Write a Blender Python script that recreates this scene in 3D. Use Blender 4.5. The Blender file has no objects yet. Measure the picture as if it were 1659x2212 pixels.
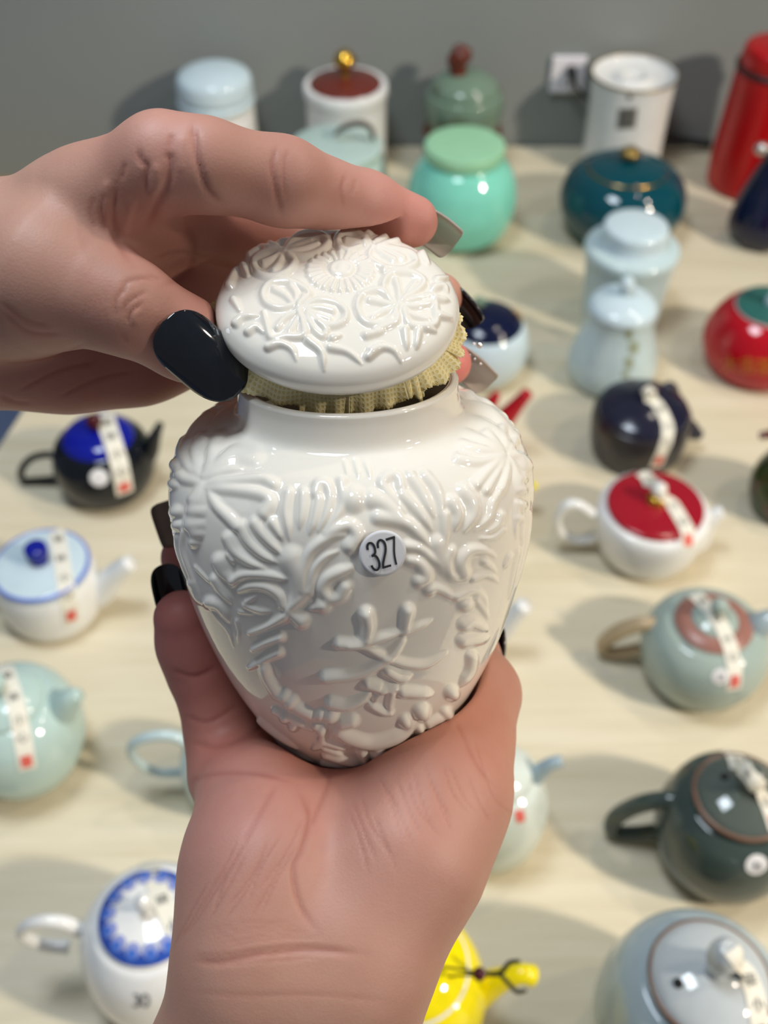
import bpy, math, random
import numpy as np
from mathutils import Vector, Matrix
from mathutils.bvhtree import BVHTree

random.seed(7); rng = np.random.RandomState(7)
sc = bpy.context.scene
COL = sc.collection

# ------------------------------------------------------------------ camera
FPX, CX, CY, CAMH, PITCH = 2300.0, 829.5, 1106.0, 0.68, math.radians(46.2)
_c, _s = math.cos(PITCH), math.sin(PITCH)
RM = np.array([[1, 0, 0], [0, -_s, _c], [0, -_c, -_s]])      # columns: right, down, forward
EYE = np.array([0, 0, CAMH])
cam_data = bpy.data.cameras.new('camera')
cam = bpy.data.objects.new('camera', cam_data)
COL.objects.link(cam)
cam.location = EYE
cam.rotation_euler = (math.pi / 2 - PITCH, 0, 0)
cam_data.sensor_fit = 'HORIZONTAL'
cam_data.sensor_width = 36.0
cam_data.lens = FPX / 1659 * 36.0
cam_data.clip_start = 0.01
cam_data.dof.use_dof = True
cam_data.dof.focus_distance = 0.243
cam_data.dof.aperture_fstop = 17.0
sc.camera = cam

# ------------------------------------------------------------------ world, lamps, exposure
world = bpy.data.worlds.new('world'); sc.world = world
world.use_nodes = True
bg = world.node_tree.nodes['Background']
bg.inputs[0].default_value = (0.78, 0.86, 1.0, 1)
bg.inputs[1].default_value = 0.175

def area(name, loc, target, sx, sy, energy, color, spread=180, shape='RECTANGLE'):
    d = bpy.data.lights.new(name, 'AREA'); d.shape = shape; d.size = sx; d.size_y = sy
    d.energy = energy; d.color = color; d.spread = math.radians(spread)
    o = bpy.data.objects.new(name, d); COL.objects.link(o); o.location = loc
    o.rotation_euler = (Vector(target) - Vector(loc)).to_track_quat('-Z', 'Y').to_euler()
    return o

def spot(name, loc, target, energy, color, angle, blend, radius):
    d = bpy.data.lights.new(name, 'SPOT'); d.energy = energy; d.color = color
    d.spot_size = math.radians(angle); d.spot_blend = blend; d.shadow_soft_size = radius
    o = bpy.data.objects.new(name, d); COL.objects.link(o); o.location = loc
    o.rotation_euler = (Vector(target) - Vector(loc)).to_track_quat('-Z', 'Y').to_euler()
    return o

spot('track_lamp', (1.93, -0.50, 1.62), (0.10, 0.80, -0.45), 225, (1.0, 0.90, 0.75), 42.5, 0.48, 0.085)
area('panel_lamp', (-0.30, 0.50, 1.80), (-0.25, 0.52, 0), 0.52, 0.40, 15.5, (0.80, 0.90, 1.0), 170)
spot('side_track_lamp', (1.35, 0.45, 1.75), (0.0, 0.35, 0.3), 26, (1.0, 0.86, 0.70), 60, 0.6, 0.06)
spot('rear_track_lamp', (0.80, 1.15, 1.95), (0.0, 0.45, 0.3), 14, (1.0, 0.88, 0.72), 70, 0.6, 0.03)

sc.view_settings.view_transform = 'Standard'
sc.view_settings.look = 'None'
sc.view_settings.exposure = 0.0
sc.view_settings.gamma = 1.0
sc.view_settings.use_curve_mapping = False

# ------------------------------------------------------------------ geometry helpers
def ray(u, v):
    return RM @ np.array([(u - CX) / FPX, (v - CY) / FPX, 1.0])

def at(u, v, z=0.0):
    d = ray(u, v); return EYE + d * ((z - CAMH) / d[2])

def cw(P):                                                   # point seen from the eye (right, down, forward) -> world
    return EYE + np.asarray(P, float) @ RM.T

def px(u, v, d):                                             # pixel and depth -> world
    return cw([(u - CX) / FPX * d, (v - CY) / FPX * d, d])

def proj(P):
    q = (np.asarray(P, float) - EYE) @ RM
    return CX + FPX * q[..., 0] / q[..., 2], CY + FPX * q[..., 1] / q[..., 2], q[..., 2]

def catmull(P, n=8):
    P = np.array(P, float); Q = np.vstack([2 * P[0] - P[1], P, 2 * P[-1] - P[-2]]); out = []
    for i in range(1, len(Q) - 2):
        p0, p1, p2, p3 = Q[i - 1:i + 3]
        for t in np.arange(n) / n:
            out.append(.5 * ((2 * p1) + (-p0 + p2) * t + (2 * p0 - 5 * p1 + 4 * p2 - p3) * t * t + (-p0 + 3 * p1 - 3 * p2 + p3) * t ** 3))
    out.append(P[-1]); return np.array(out)

def mesh_obj(name, verts, faces, mat=None, parent=None, smooth=True, loc=None):
    me = bpy.data.meshes.new(name)
    verts = np.asarray(verts, float)
    if loc is not None: verts = verts - np.asarray(loc)
    if isinstance(faces, np.ndarray):
        n, k = faces.shape
        me.vertices.add(len(verts)); me.vertices.foreach_set('co', verts.ravel().astype(np.float32))
        me.loops.add(n * k); me.loops.foreach_set('vertex_index', faces.ravel().astype(np.int32))
        me.polygons.add(n); me.polygons.foreach_set('loop_start', np.arange(0, n * k, k, dtype=np.int32))
        me.update(calc_edges=True)
    else:
        me.from_pydata([tuple(v) for v in verts], [], faces)
    if smooth: me.polygons.foreach_set('use_smooth', np.ones(len(me.polygons), bool))
    me.validate(); me.update()
    if mat: me.materials.append(mat)
    o = bpy.data.objects.new(name, me); COL.objects.link(o)
    if parent is not None: o.parent = parent
    elif loc is not None: o.location = loc
    return o

def tag(o, label=None, cat=None, group=None, kind=None):
    if label: o['label'] = label
    if cat: o['category'] = cat
    if group: o['group'] = group
    if kind: o['kind'] = kind
    return o

def empty(name, loc, label, cat, group=None):
    o = bpy.data.objects.new(name, None); COL.objects.link(o); o.location = loc
    o.empty_display_size = .02
    return tag(o, label, cat, group)

def grid_faces(nr, nc, closed=True):
    r = np.arange(nr - 1)[:, None]; c = np.arange(nc if closed else nc - 1)[None, :]
    c2 = (c + 1) % nc
    return np.stack([r * nc + c, r * nc + c2, (r + 1) * nc + c2, (r + 1) * nc + c], -1).reshape(-1, 4)

def lathe_geo(prof, seg=56):
    p = np.array(prof, float); th = np.linspace(0, 2 * np.pi, seg, endpoint=False)
    r = np.maximum(p[:, 0], 1e-5)
    V = np.stack([r[:, None] * np.cos(th), r[:, None] * np.sin(th), np.repeat(p[:, 1][:, None], seg, 1)], -1).reshape(-1, 3)
    return V, grid_faces(len(p), seg)

def tube_geo(pts, rad, seg=14, n=7, flat=1.0, caps=True):
    A = catmull(np.column_stack([np.array(pts, float), np.array(rad, float)]), n)
    C, R = A[:, :3], A[:, 3]
    T = np.gradient(C, axis=0); T /= np.linalg.norm(T, axis=1)[:, None] + 1e-12
    N = np.cross(T[0], [0, 0, 1.]); 
    if np.linalg.norm(N) < 1e-3: N = np.cross(T[0], [1., 0, 0])
    N /= np.linalg.norm(N); Vs = []
    th = np.linspace(0, 2 * np.pi, seg, endpoint=False)
    for i in range(len(C)):
        N = N - T[i] * N.dot(T[i]); N /= np.linalg.norm(N); B = np.cross(T[i], N)
        Vs.append(C[i] + R[i] * (np.cos(th)[:, None] * N * flat + np.sin(th)[:, None] * B))
    V = np.vstack(Vs); Fq = grid_faces(len(C), seg).tolist()
    if caps:
        Fq.append(list(range(seg))[::-1]); Fq.append(list(range(len(V) - seg, len(V))))
    return V, Fq

def box_geo(x0, x1, y0, y1, z0, z1):
    V = [(x, y, z) for z in (z0, z1) for y in (y0, y1) for x in (x0, x1)]
    Fc = [(0, 2, 3, 1), (4, 5, 7, 6), (0, 1, 5, 4), (2, 6, 7, 3), (0, 4, 6, 2), (1, 3, 7, 5)]
    return np.array(V), Fc

def bevel(o, w, seg=3):
    m = o.modifiers.new('bevel', 'BEVEL'); m.width = w; m.segments = seg; m.limit_method = 'ANGLE'; return o

# ------------------------------------------------------------------ materials
def srgb(r, g, b):
    f = lambda c: (c / 255 / 12.92) if c / 255 <= .04045 else ((c / 255 + .055) / 1.055) ** 2.4
    return (f(r), f(g), f(b), 1)

class NT:
    def __init__(self, name):
        self.m = bpy.data.materials.new(name); self.m.use_nodes = True
        self.t = self.m.node_tree; self.b = self.t.nodes['Principled BSDF']
    def n(self, typ, **kw):
        nd = self.t.nodes.new(typ)
        for k, v in kw.items(): setattr(nd, k, v)
        return nd
    def l(self, a, b): self.t.links.new(a, b)
    def math(self, op, a, b=None, c=None):
        nd = self.n('ShaderNodeMath', operation=op)
        for i, x in enumerate((a, b, c)):
            if x is None: continue
            if isinstance(x, (int, float)): nd.inputs[i].default_value = x
            else: self.l(x, nd.inputs[i])
        return nd.outputs[0]
    def mix(self, fac, c1, c2):
        nd = self.n('ShaderNodeMix', data_type='RGBA')
        for s, x in ((0, fac), (6, c1), (7, c2)):
            if isinstance(x, (int, float, tuple)): nd.inputs[s].default_value = x
            else: self.l(x, nd.inputs[s])
        return nd.outputs[2]
    def noise(self, scale, detail=3, rough=.5, vec=None):
        nd = self.n('ShaderNodeTexNoise'); nd.inputs['Scale'].default_value = scale
        nd.inputs['Detail'].default_value = detail; nd.inputs['Roughness'].default_value = rough
        if vec is not None: self.l(vec, nd.inputs['Vector'])
        return nd.outputs[0]
    def coords(self, out='Object', scale=None):
        tc = self.n('ShaderNodeTexCoord').outputs[out]
        if scale is None: return tc
        mp = self.n('ShaderNodeMapping'); mp.inputs['Scale'].default_value = scale
        self.l(tc, mp.inputs[0]); return mp.outputs[0]
    def bump(self, h, strength=.2, dist=.001):
        nd = self.n('ShaderNodeBump'); nd.inputs['Strength'].default_value = strength
        nd.inputs['Distance'].default_value = dist; self.l(h, nd.inputs['Height'])
        self.l(nd.outputs[0], self.b.inputs['Normal'])
    def set(self, **kw):
        for k, v in kw.items():
            i = self.b.inputs[k.replace('_', ' ')]
            if isinstance(v, (int, float, tuple)): i.default_value = v
            else: self.l(v, i)
        return self

_mats = {}
def glaze(name, rgb, rough=.08, var=.04, metallic=0, sss=0, speck=None, spec=.5):
    """fired glaze: one body colour with a faint mottle"""
    if name in _mats: return _mats[name]
    t = NT(name); c = srgb(*rgb)
    n = t.noise(60, 4, .6, t.coords())
    lo = tuple(x * (1 - var * 3) for x in c[:3]) + (1,); hi = tuple(min(1, x * (1 + var * 2)) for x in c[:3]) + (1,)
    col = t.mix(n, lo, hi)
    if speck:
        s = t.noise(speck[0], 2, .5, t.coords()); r = t.n('ShaderNodeValToRGB'); r.color_ramp.elements[0].position = speck[2]; r.color_ramp.elements[1].position = speck[2] + .06
        t.l(s, r.inputs[0]); col = t.mix(r.outputs[0], col, srgb(*speck[1]))
    t.set(Base_Color=col, Roughness=rough, Metallic=metallic, Specular_IOR_Level=spec)
    if sss:
        t.set(Subsurface_Weight=sss, Subsurface_Radius=(1., .9, .75), Subsurface_Scale=.0015)
    _mats[name] = t.m; return t.m
# ------------------------------------------------------------------ the setting: wall, floor, table
def wall_paint():
    t = NT('grey wall paint')
    n = t.noise(3.0, 5, .6, t.coords()); f = t.noise(220, 3, .6, t.coords())
    t.set(Base_Color=t.mix(n, srgb(132, 136, 134), srgb(140, 143, 140)), Roughness=.75, Specular_IOR_Level=.25)
    t.bump(f, .15, .001); return t.m

def wood(name, base, dark, stretch=(1.2, 16, 16)):
    t = NT(name); co = t.coords('Object', stretch)
    n1 = t.noise(3.0, 6, .62, co)
    n2 = t.noise(14.0, 4, .6, t.coords('Object', (stretch[0] * .8, stretch[1] * 2.2, stretch[2])))
    g = t.math('ADD', t.math('MULTIPLY', n1, .65), t.math('MULTIPLY', n2, .35))
    r = t.n('ShaderNodeValToRGB'); e = r.color_ramp.elements
    e[0].position = .34; e[0].color = srgb(*dark); e[1].position = .62; e[1].color = srgb(*base)
    t.l(g, r.inputs[0])
    t.set(Base_Color=r.outputs[0], Roughness=.42, Specular_IOR_Level=.35)
    t.bump(n2, .06, .0006); return t.m

M_wall = wall_paint()
M_table = wood('pale maple veneer', (216, 206, 182), (199, 187, 158))
M_ledge = wood('yellow pine', (176, 148, 74), (150, 118, 52))
tf = NT('blue grey floor tile'); tf.set(Base_Color=tf.mix(tf.noise(4, 4, .5, tf.coords()), srgb(146, 160, 184), srgb(164, 176, 196)), Roughness=.35)
M_floor = tf.m

V, Fc = box_geo(-2.6, 2.6, 1.325, 1.425, -0.75, 2.0)
tag(mesh_obj('wall_back', V, Fc, M_wall, smooth=False), kind='structure')
V, Fc = box_geo(-2.6, 2.6, -1.4, 1.325, -0.80, -0.75)
tag(mesh_obj('floor', V, Fc, M_floor, smooth=False), kind='structure')

table = empty('display_table', (0.3, 0.5, -0.75), 'long pale wooden display table covered with teapots and tea jars', 'table')
TL = np.array([0.3, 0.5, -0.75])
def slab(poly, z0, z1):
    n = len(poly); V = [(x, y, z) for z in (z0, z1) for x, y in poly]
    Fc = [tuple(range(n))[::-1], tuple(range(n, 2 * n))] + [(i, (i + 1) % n, n + (i + 1) % n, n + i) for i in range(n)]
    return np.array(V), Fc
V, Fc = slab([(-0.540, -0.15), (1.5, -0.15), (1.5, 1.322), (-0.246, 1.322)], -0.036, 0.0)
bevel(mesh_obj('tabletop', V - TL, Fc, M_table, table, smooth=False), .002)
for lx, ly in ((-0.44, -0.08), (1.42, -0.08), (-0.2, 1.26), (1.42, 1.26)):
    V, Fc = box_geo(lx - .025, lx + .025, ly - .025, ly + .025, -0.75, -0.036)
    bevel(mesh_obj('leg', V - TL, Fc, M_table, table, smooth=False), .003)

low = empty('wall_ledge', (-0.9, 1.27, -0.06), 'yellow wooden ledge along the wall, left of the display table', 'ledge')
LL = np.array([-0.9, 1.27, -0.06])
V, Fc = box_geo(-1.5, -0.36, 1.20, 1.324, -0.07, -0.045); bevel(mesh_obj('board', V - LL, Fc, M_ledge, low, smooth=False), .003)
for bx in (-1.3, -0.9, -0.5):
    V, Fc = box_geo(bx - .012, bx + .012, 1.24, 1.324, -0.13, -0.07); bevel(mesh_obj('bracket', V - LL, Fc, M_ledge, low, smooth=False), .002)
V, Fc = box_geo(-2.6, -0.1, 1.317, 1.325, -0.75, -0.16)
tag(mesh_obj('trim_1', V, Fc, glaze('blue grey panel paint', (150, 166, 196), .4), smooth=False), kind='structure')

# ------------------------------------------------------------------ vessels
class Pot:
    def __init__(self, name, label, cat, u, v, group=None):
        self.P = at(u, v); self.u, self.v = u, v
        self.root = empty(name, self.P, label, cat, group); self.geo = []
    def z(self, v):
        lo, hi = -.05, .5
        for _ in range(40):
            m = (lo + hi) / 2
            if proj(self.P + [0, 0, m])[1] > v: lo = m
            else: hi = m
        return lo
    def prof(self, rows):                                   # rows: (radius in pixels, pixel row of that ring's centre)
        out = []
        for r, v in rows:
            z = 0.0 if v is None else self.z(v)
            out.append((r * proj(self.P + [0, 0, z])[2] / FPX, z))
        return out
    def add(self, name, V, Fq, mat, parent=None, label=None, smooth=True, ray=True):
        o = mesh_obj(name, V, Fq, mat, parent or self.root, smooth)
        if label: o['label'] = label
        if ray: self.geo.append((np.asarray(V) + self.P, Fq.tolist() if isinstance(Fq, np.ndarray) else Fq))
        return o
    def lathe(self, name, rows, mat, n=6, seg=56, parent=None, label=None, metric=False, close=True, sharp=False):
        p = rows if metric else self.prof(rows)
        p = np.array(p) if sharp else catmull(p, n)
        p[:, 0] = np.maximum(p[:, 0], 0)
        if close: p = np.vstack([[0, p[0, 1]], p, [0, p[-1, 1]]])
        V, Fq = lathe_geo(p, seg)
        return self.add(name, V, Fq, mat, parent, label)
    def pl(self, u, v, az=0):                               # pixel -> vertical plane through the pot's axis
        a = math.radians(az); n = np.array([-math.sin(a), math.cos(a), 0]); d = ray(u, v)
        t = (self.P - EYE).dot(n) / d.dot(n); return EYE + d * t - self.P
    def tube(self, name, pts, rads, mat, az=0, flat=1.0, parent=None, label=None, caps=True, seg=14):
        Q = [self.pl(u, v, az) for u, v in pts]
        R = [r * proj(self.P + q)[2] / FPX for r, q in zip(rads, Q)]
        for q, r in zip(Q, R): q[2] = max(q[2], r * max(1, flat) + .0015)
        V, Fq = tube_geo(Q, R, seg, flat=flat, caps=caps)
        return self.add(name, V, Fq, mat, parent, label)
    def ball(self, name, u, v, r, mat, az=0, sq=1.0, parent=None, label=None):
        q = self.pl(u, v, az); R = r * proj(self.P + q)[2] / FPX
        th = np.linspace(-np.pi / 2, np.pi / 2, 14)
        V, Fq = lathe_geo(np.column_stack([R * np.cos(th), R * sq * np.sin(th)]), 20)
        return self.add(name, V + q, Fq, mat, parent, label)
    def bvh(self):
        Vs, Fs, o = [], [], 0
        for V, Fq in self.geo:
            Vs += [Vector(v) for v in V]; Fs += [[i + o for i in f] for f in Fq]; o += len(V)
        return BVHTree.FromPolygons(Vs, Fs)
    def strip(self, pts, width_px, chars='', seal=True, mat=None):
        b = self.bvh(); P = np.array(pts, float)
        seg = np.r_[0, np.cumsum(np.hypot(*np.diff(P, axis=0).T))]
        S = np.linspace(0, seg[-1], 30); U = np.interp(S, seg, P[:, 0]); W = np.interp(S, seg, P[:, 1])
        C, N = [], []
        for u, v in zip(U, W):
            d = ray(u, v); h = b.ray_cast(Vector(EYE), Vector(d))
            if h[0] is None: continue
            n = np.array(h[1]); n = n if n.dot(d) < 0 else -n
            C.append(np.array(h[0])); N.append(n)
        if len(C) < 4: return
        C = np.array(C); N = np.array(N)
        for _ in range(4):
            C[1:-1] = (C[:-2] + 2 * C[1:-1] + C[2:]) / 4; N[1:-1] = (N[:-2] + 2 * N[1:-1] + N[2:]) / 4
        N /= np.linalg.norm(N, axis=1)[:, None]
        T = np.gradient(C, axis=0); T /= np.linalg.norm(T, axis=1)[:, None]
        B = np.cross(T, N); B /= np.linalg.norm(B, axis=1)[:, None]
        w = width_px * proj(C[len(C) // 2])[2] / FPX / 2
        js = np.linspace(-1, 1, 5)
        def sheet(i0, i1, half, off):
            c, n, bb = C[i0:i1], N[i0:i1], B[i0:i1]
            # follow the vessel sideways
            V = c[:, None] + bb[:, None] * js[None, :, None] * half + n[:, None] * off
            for i in range(V.shape[0]):
                for j in range(5):
                    h = b.find_nearest(Vector(V[i, j]))
                    if h[0] is not None and h[3] < .006:
                        q = np.array(h[0]); nn = np.array(h[1]); nn = nn if nn.dot(n[i]) > 0 else -nn
                        V[i, j] = q + nn * off
            V = V.reshape(-1, 3)
            return V, grid_faces(i1 - i0, 5, False)
        V, Fq = sheet(0, len(C), w, .0007)
        st = self.add('paper_strip', V - self.P, Fq, mat or M_paper, label='white paper strip printed with characters', ray=False)
        k = len(chars)
        for q, ch in enumerate(chars):
            i = int((q + .6) / (k + (1 if seal else .3)) * (len(C) - 1))
            g, f = glyph(ch); sz = w * 1.15
            X = -B[i] if (-B[i]) @ RM[:, 0] > 0 else B[i]; Yv = -T[i] if (T[i] @ RM[:, 1]) > 0 else T[i]
            mesh_obj('character', C[i] + (g[:, :1] * X + g[:, 1:2] * Yv) * sz + N[i] * .0014 - self.P, f, M_ink, st, False)
        if seal:
            i1 = len(C) - 1; i0 = i1 - 4
            V, Fq = sheet(i0, i1, w * .6, .0013)
            mesh_obj('seal_mark', V - self.P, Fq, M_seal, st)
    def sticker(self, u, v, r_px, text=None, tscale=.9):
        b = self.bvh(); d = ray(u, v); h = b.ray_cast(Vector(EYE), Vector(d))
        if h[0] is None: return
        c = np.array(h[0]); n = np.array(h[1]); n = n if n.dot(d) < 0 else -n
        r = r_px * proj(c)[2] / FPX
        X = np.cross(np.array([0, 0, 1.]), n); X /= np.linalg.norm(X); X = X if X @ RM[:, 0] > 0 else -X; Y = np.cross(n, X); Y = Y if Y[2] > 0 else -Y
        Vs = []; rr = np.linspace(1e-4, 1, 5)
        for q in rr:
            for th in np.linspace(0, 2 * np.pi, 28, endpoint=False):
                p = c + r * q * (math.cos(th) * X + math.sin(th) * Y); hh = b.find_nearest(Vector(p)); nn = np.array(hh[1]); nn = nn if nn.dot(n) > 0 else -nn
                Vs.append(np.array(hh[0]) + nn * .0007)
        st = self.add('price_sticker', np.array(Vs) - self.P, grid_faces(5, 28), M_sticker, label='round white number sticker', ray=False)
        if text:
            for q, ch in enumerate(text):
                g, f = glyph(ch)
                mesh_obj('digit', c + n * .0016 + r * tscale * ((g[:, :1] * .8 + (q - (len(text) - 1) / 2) * .55) * X + g[:, 1:2] * Y) - self.P, f, M_greyink, st, False)

_gl = {}
def glyph(ch):
    """one printed character as a flat mesh, centred, about one unit high"""
    if ch not in _gl:
        c = bpy.data.curves.new('glyph', 'FONT'); c.body = ch; c.resolution_u = 4
        o = bpy.data.objects.new('glyph', c); COL.objects.link(o)
        m = o.evaluated_get(bpy.context.evaluated_depsgraph_get()).to_mesh()
        V = np.array([v.co[:] for v in m.vertices]); Fq = [list(p.vertices) for p in m.polygons]
        bpy.data.objects.remove(o); bpy.data.curves.remove(c)
        V[:, :2] -= (V[:, :2].max(0) + V[:, :2].min(0)) / 2; V[:, :2] /= (V[:, 1].max() - V[:, 1].min())
        _gl[ch] = (V, Fq)
    return _gl[ch]

def plain(name, rgb, rough=.6, **kw):
    t = NT(name); c = srgb(*rgb); t.set(Base_Color=t.mix(t.noise(180, 3, .5, t.coords()), c, tuple(x * .93 for x in c[:3]) + (1,)), Roughness=rough, **kw); return t.m
M_paper = plain('strip paper', (226, 222, 208), .7)
M_sticker = plain('sticker paper', (228, 226, 226), .55)
M_ink = plain('black print', (40, 40, 40), .6)
M_greyink = plain('grey print', (110, 108, 112), .6)
M_seal = plain('red seal print', (214, 96, 84), .7)
M_gold = plain('gilt metal', (214, 170, 70), .22, Metallic=1.0)
M_oldgold = plain('dull gilt', (150, 124, 70), .35, Metallic=.8)
M_white = glaze('white porcelain', (228, 228, 226), .07)
M_bluewhite = glaze('blue white porcelain', (196, 214, 222), .07)
M_ice = glaze('ice blue glaze', (188, 207, 210), .08)
M_celadon = glaze('pale celadon glaze', (178, 200, 194), .08, speck=(40, (164, 190, 188), .62))
M_mint = glaze('mint glaze', (126, 206, 186), .08)
M_mintlid = glaze('light green glaze', (150, 202, 164), .3)
M_teal = glaze('dark teal glaze', (6, 66, 78), .06)
M_sage = glaze('sage green glaze', (112, 134, 116), .06, speck=(25, (96, 104, 84), .6))
M_brown = glaze('red brown glaze', (96, 42, 28), .1)
M_darkbrown = glaze('copper brown lacquer', (104, 44, 36), .18)
M_red = glaze('red glaze', (176, 14, 30), .1)
M_redlac = glaze('red lacquer', (178, 10, 16), .28)
M_redlid = glaze('crimson lid glaze', (152, 22, 38), .14)
M_navy = glaze('navy glaze', (16, 22, 52), .12)
M_black = glaze('black glaze', (14, 18, 24), .07)
M_cobalt = glaze('cobalt glaze', (14, 24, 138), .1)
M_clay = glaze('dark brown clay', (42, 38, 42), .22)
M_claylid = glaze('blue black glaze', (30, 30, 48), .16)
M_greygreen = glaze('grey green crackle glaze', (158, 172, 164), .12, speck=(30, (140, 154, 150), .6))
M_ringbrown = glaze('unglazed brown ring', (150, 104, 92), .3)
M_beige = glaze('beige clay and warm light tint', (176, 156, 124), .35)  # on the grey-green pot's handle this beige stands for warm light
M_slate = glaze('dark grey green glaze', (62, 74, 70), .05, speck=(18, (46, 60, 58), .55))
M_slatelid = glaze('slate lid glaze', (84, 92, 86), .05)
M_rust = glaze('rust rim', (112, 84, 68), .25)
M_lgrey = glaze('light grey glaze', (166, 180, 184), .08, speck=(26, (150, 166, 172), .6))
M_lgreylid = glaze('pale grey glaze', (184, 190, 192), .06)
M_yellow = glaze('lemon yellow glaze', (238, 220, 10), .06)
M_cream = glaze('pale green white glaze', (206, 214, 206), .07, speck=(22, (190, 200, 190), .6))
M_moss = glaze('mottled moss glaze', (44, 60, 28), .1, speck=(38, (70, 40, 30), .5))
M_greenlid = glaze('jade green lid', (40, 96, 90), .3)
M_string = plain('dark green string', (40, 44, 24), .8)
M_bead = glaze('garnet bead', (70, 12, 16), .1)
M_cable = plain('black cable', (34, 36, 38), .5)
M_hole = plain('vent hole', (14, 12, 10), .8)

JARS = 'tea jars in the back rows'; POTS = 'teapots in rows on the table'

def hole(p, u, v, r, lid):                                   # small steam hole: a short dark sunk tube set in the lid
    h = p.bvh().ray_cast(Vector(EYE), Vector(ray(u, v)))
    if h[0] is None: return
    c = np.array(h[0]) - p.P; n = np.array(h[1]); n = n if n[2] > 0 else -n
    R = r * proj(np.array(h[0]))[2] / FPX
    V, Fq = tube_geo([c - n * .001, c + n * .0004, c + n * .0007], [R, R, R * .8], 14, n=2)
    p.add('steam_hole', V, Fq, M_hole, lid, 'small round steam hole', ray=False)

def ring(p, name, rpx, v, tpx, mat, parent=None, label=None):
    z = p.z(v); d = proj(p.P + [0, 0, z])[2] / FPX; R, t = rpx * d, tpx * d
    th = np.linspace(0, 2 * np.pi, 10, endpoint=False)
    V, Fq = lathe_geo(np.column_stack([R + t * np.cos(th), z + t * np.sin(th)]), 56)
    Fq = Fq.tolist(); n = 56
    Fq += [[9 * n + i, 9 * n + (i + 1) % n, (i + 1) % n, i] for i in range(n)]
    return p.add(name, V, Fq, mat, parent, label)

# --- back row against the wall
p = Pot('tea_canister', 'white tea canister with a domed lid, far left of the back row', 'jar', 484, 362, JARS)
p.lathe('body', [(76, None), (80, 350), (80, 300), (80, 246), (79, 240), (76, 236), (79, 232), (81, 226), (80, 222)], M_white)
b = p.lathe('lid', [(76, 223), (82, 219), (84, 214), (83, 209), (78, 205), (78, 202), (82, 198), (83, 192), (82, 174), (79, 164), (70, 156), (48, 148), (20, 144), (2, 143)], M_bluewhite)
p = Pot('tea_jar', 'white lidded jar with a brown lid and gold knob, by the wall', 'jar', 751, 362, JARS)
p.lathe('body', [(78, None), (82, 340), (85, 280), (87, 220), (91, 200), (92, 188), (89, 180), (80, 180)], M_white)
l = p.lathe('lid', [(78, 184), (77, 178), (60, 171), (30, 165), (4, 163)], M_darkbrown, label='brown lacquered lid')
p.lathe('knob', [(11, 166), (8, 158), (10, 150), (23, 138), (26, 128), (18, 116), (10, 109), (2, 106)], M_gold, seg=7, n=2, label='gold faceted knob', parent=l)
p = Pot('gourd_jar', 'grey-green glazed jar with a brown twisted knob, by the wall', 'jar', 994, 364, JARS)
p.lathe('body', [(62, None), (78, 350), (84, 320), (76, 290), (72, 278), (80, 255), (86, 225), (85, 207), (82, 198), (77, 195)], M_sage)
ring(p, 'band', 76, 281, 9, M_brown, label='brown glazed band')
l = p.lathe('lid', [(74, 198), (75, 190), (69, 178), (52, 166), (30, 158), (2, 155)], M_sage)
p.tube('knob', [(990, 158), (990, 145), (985, 132), (996, 122), (1003, 116), (990, 110), (984, 118)], [20, 17, 20, 22, 17, 14, 9], M_brown, label='brown twisted knob')
p = Pot('tea_canister', 'white straight canister with dished top and grey square seal print', 'jar', 1336, 362, JARS)
b = p.lathe('body', [(66, None), (78, 356), (83, 338), (84, 300), (86, 240), (90, 180), (92, 165), (93, 157), (89, 157), (86, 164), (60, 172), (42, 170), (34, 163), (24, 163), (18, 168), (3, 170)], M_white)
ring(p, 'rim_band', 92.5, 157, 2.4, M_oldgold, label='thin dark metal rim')
V = []; bv = p.bvh()
def decal(p, bv, quad, n, off, mat, name, parent=None, label=None):
    """thin printed patch laid on the vessel: quad is four pixel corners"""
    q = np.array(quad, float); V = []
    for i in range(n):
        for j in range(n):
            a, c = i / (n - 1), j / (n - 1)
            w = (q[0] * (1 - a) + q[3] * a) * (1 - c) + (q[1] * (1 - a) + q[2] * a) * c
            h = bv.ray_cast(Vector(EYE), Vector(ray(*w)))
            if h[0] is None: return None
            nn = np.array(h[1]); nn = nn if nn.dot(ray(*w)) < 0 else -nn
            V.append(np.array(h[0]) + nn * off)
    return p.add(name, np.array(V) - p.P, grid_faces(n, n, False), mat, parent, label, ray=False)
M_sealgrey = plain('grey seal print', (128, 126, 120), .6); M_sealdark = plain('dark seal print', (96, 94, 88), .6)
s = decal(p, bv, [(1337, 234), (1378, 232), (1372, 277), (1332, 279)], 6, .0005, M_sealgrey, 'seal_mark', label='grey square seal print')
for qd in ([(1342, 238), (1372, 236), (1371, 243), (1341, 245)], [(1341, 245), (1348, 245), (1344, 270), (1337, 270)], [(1364, 244), (1371, 243), (1366, 269), (1360, 270)], [(1337, 268), (1366, 266), (1365, 273), (1336, 274)], [(1350, 246), (1360, 245), (1356, 266), (1347, 267)]):
    decal(p, bv, qd, 3, .0009, M_sealdark, 'seal_stroke', s)
decal(p, bv, [(1354, 204), (1366, 203), (1365, 216), (1356, 217)], 3, .0005, M_sealgrey, 'mark')
p = Pot('lacquer_canister', 'tall red lacquered canister with a dark band near its top, right edge', 'jar', 1611, 398, JARS)
p.lathe('body', [(74, None), (84, 392), (87, 375), (88, 330), (86, 240), (84, 160), (82, 150)], M_redlac)
ring(p, 'band', 82, 143, 6, plain('dark metal band', (70, 52, 54), .35, Metallic=.6), label='dark metal band')
p.lathe('lid', [(80, 144), (80, 125), (78, 108), (71, 98), (42, 93), (2, 92)], M_redlac)

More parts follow.
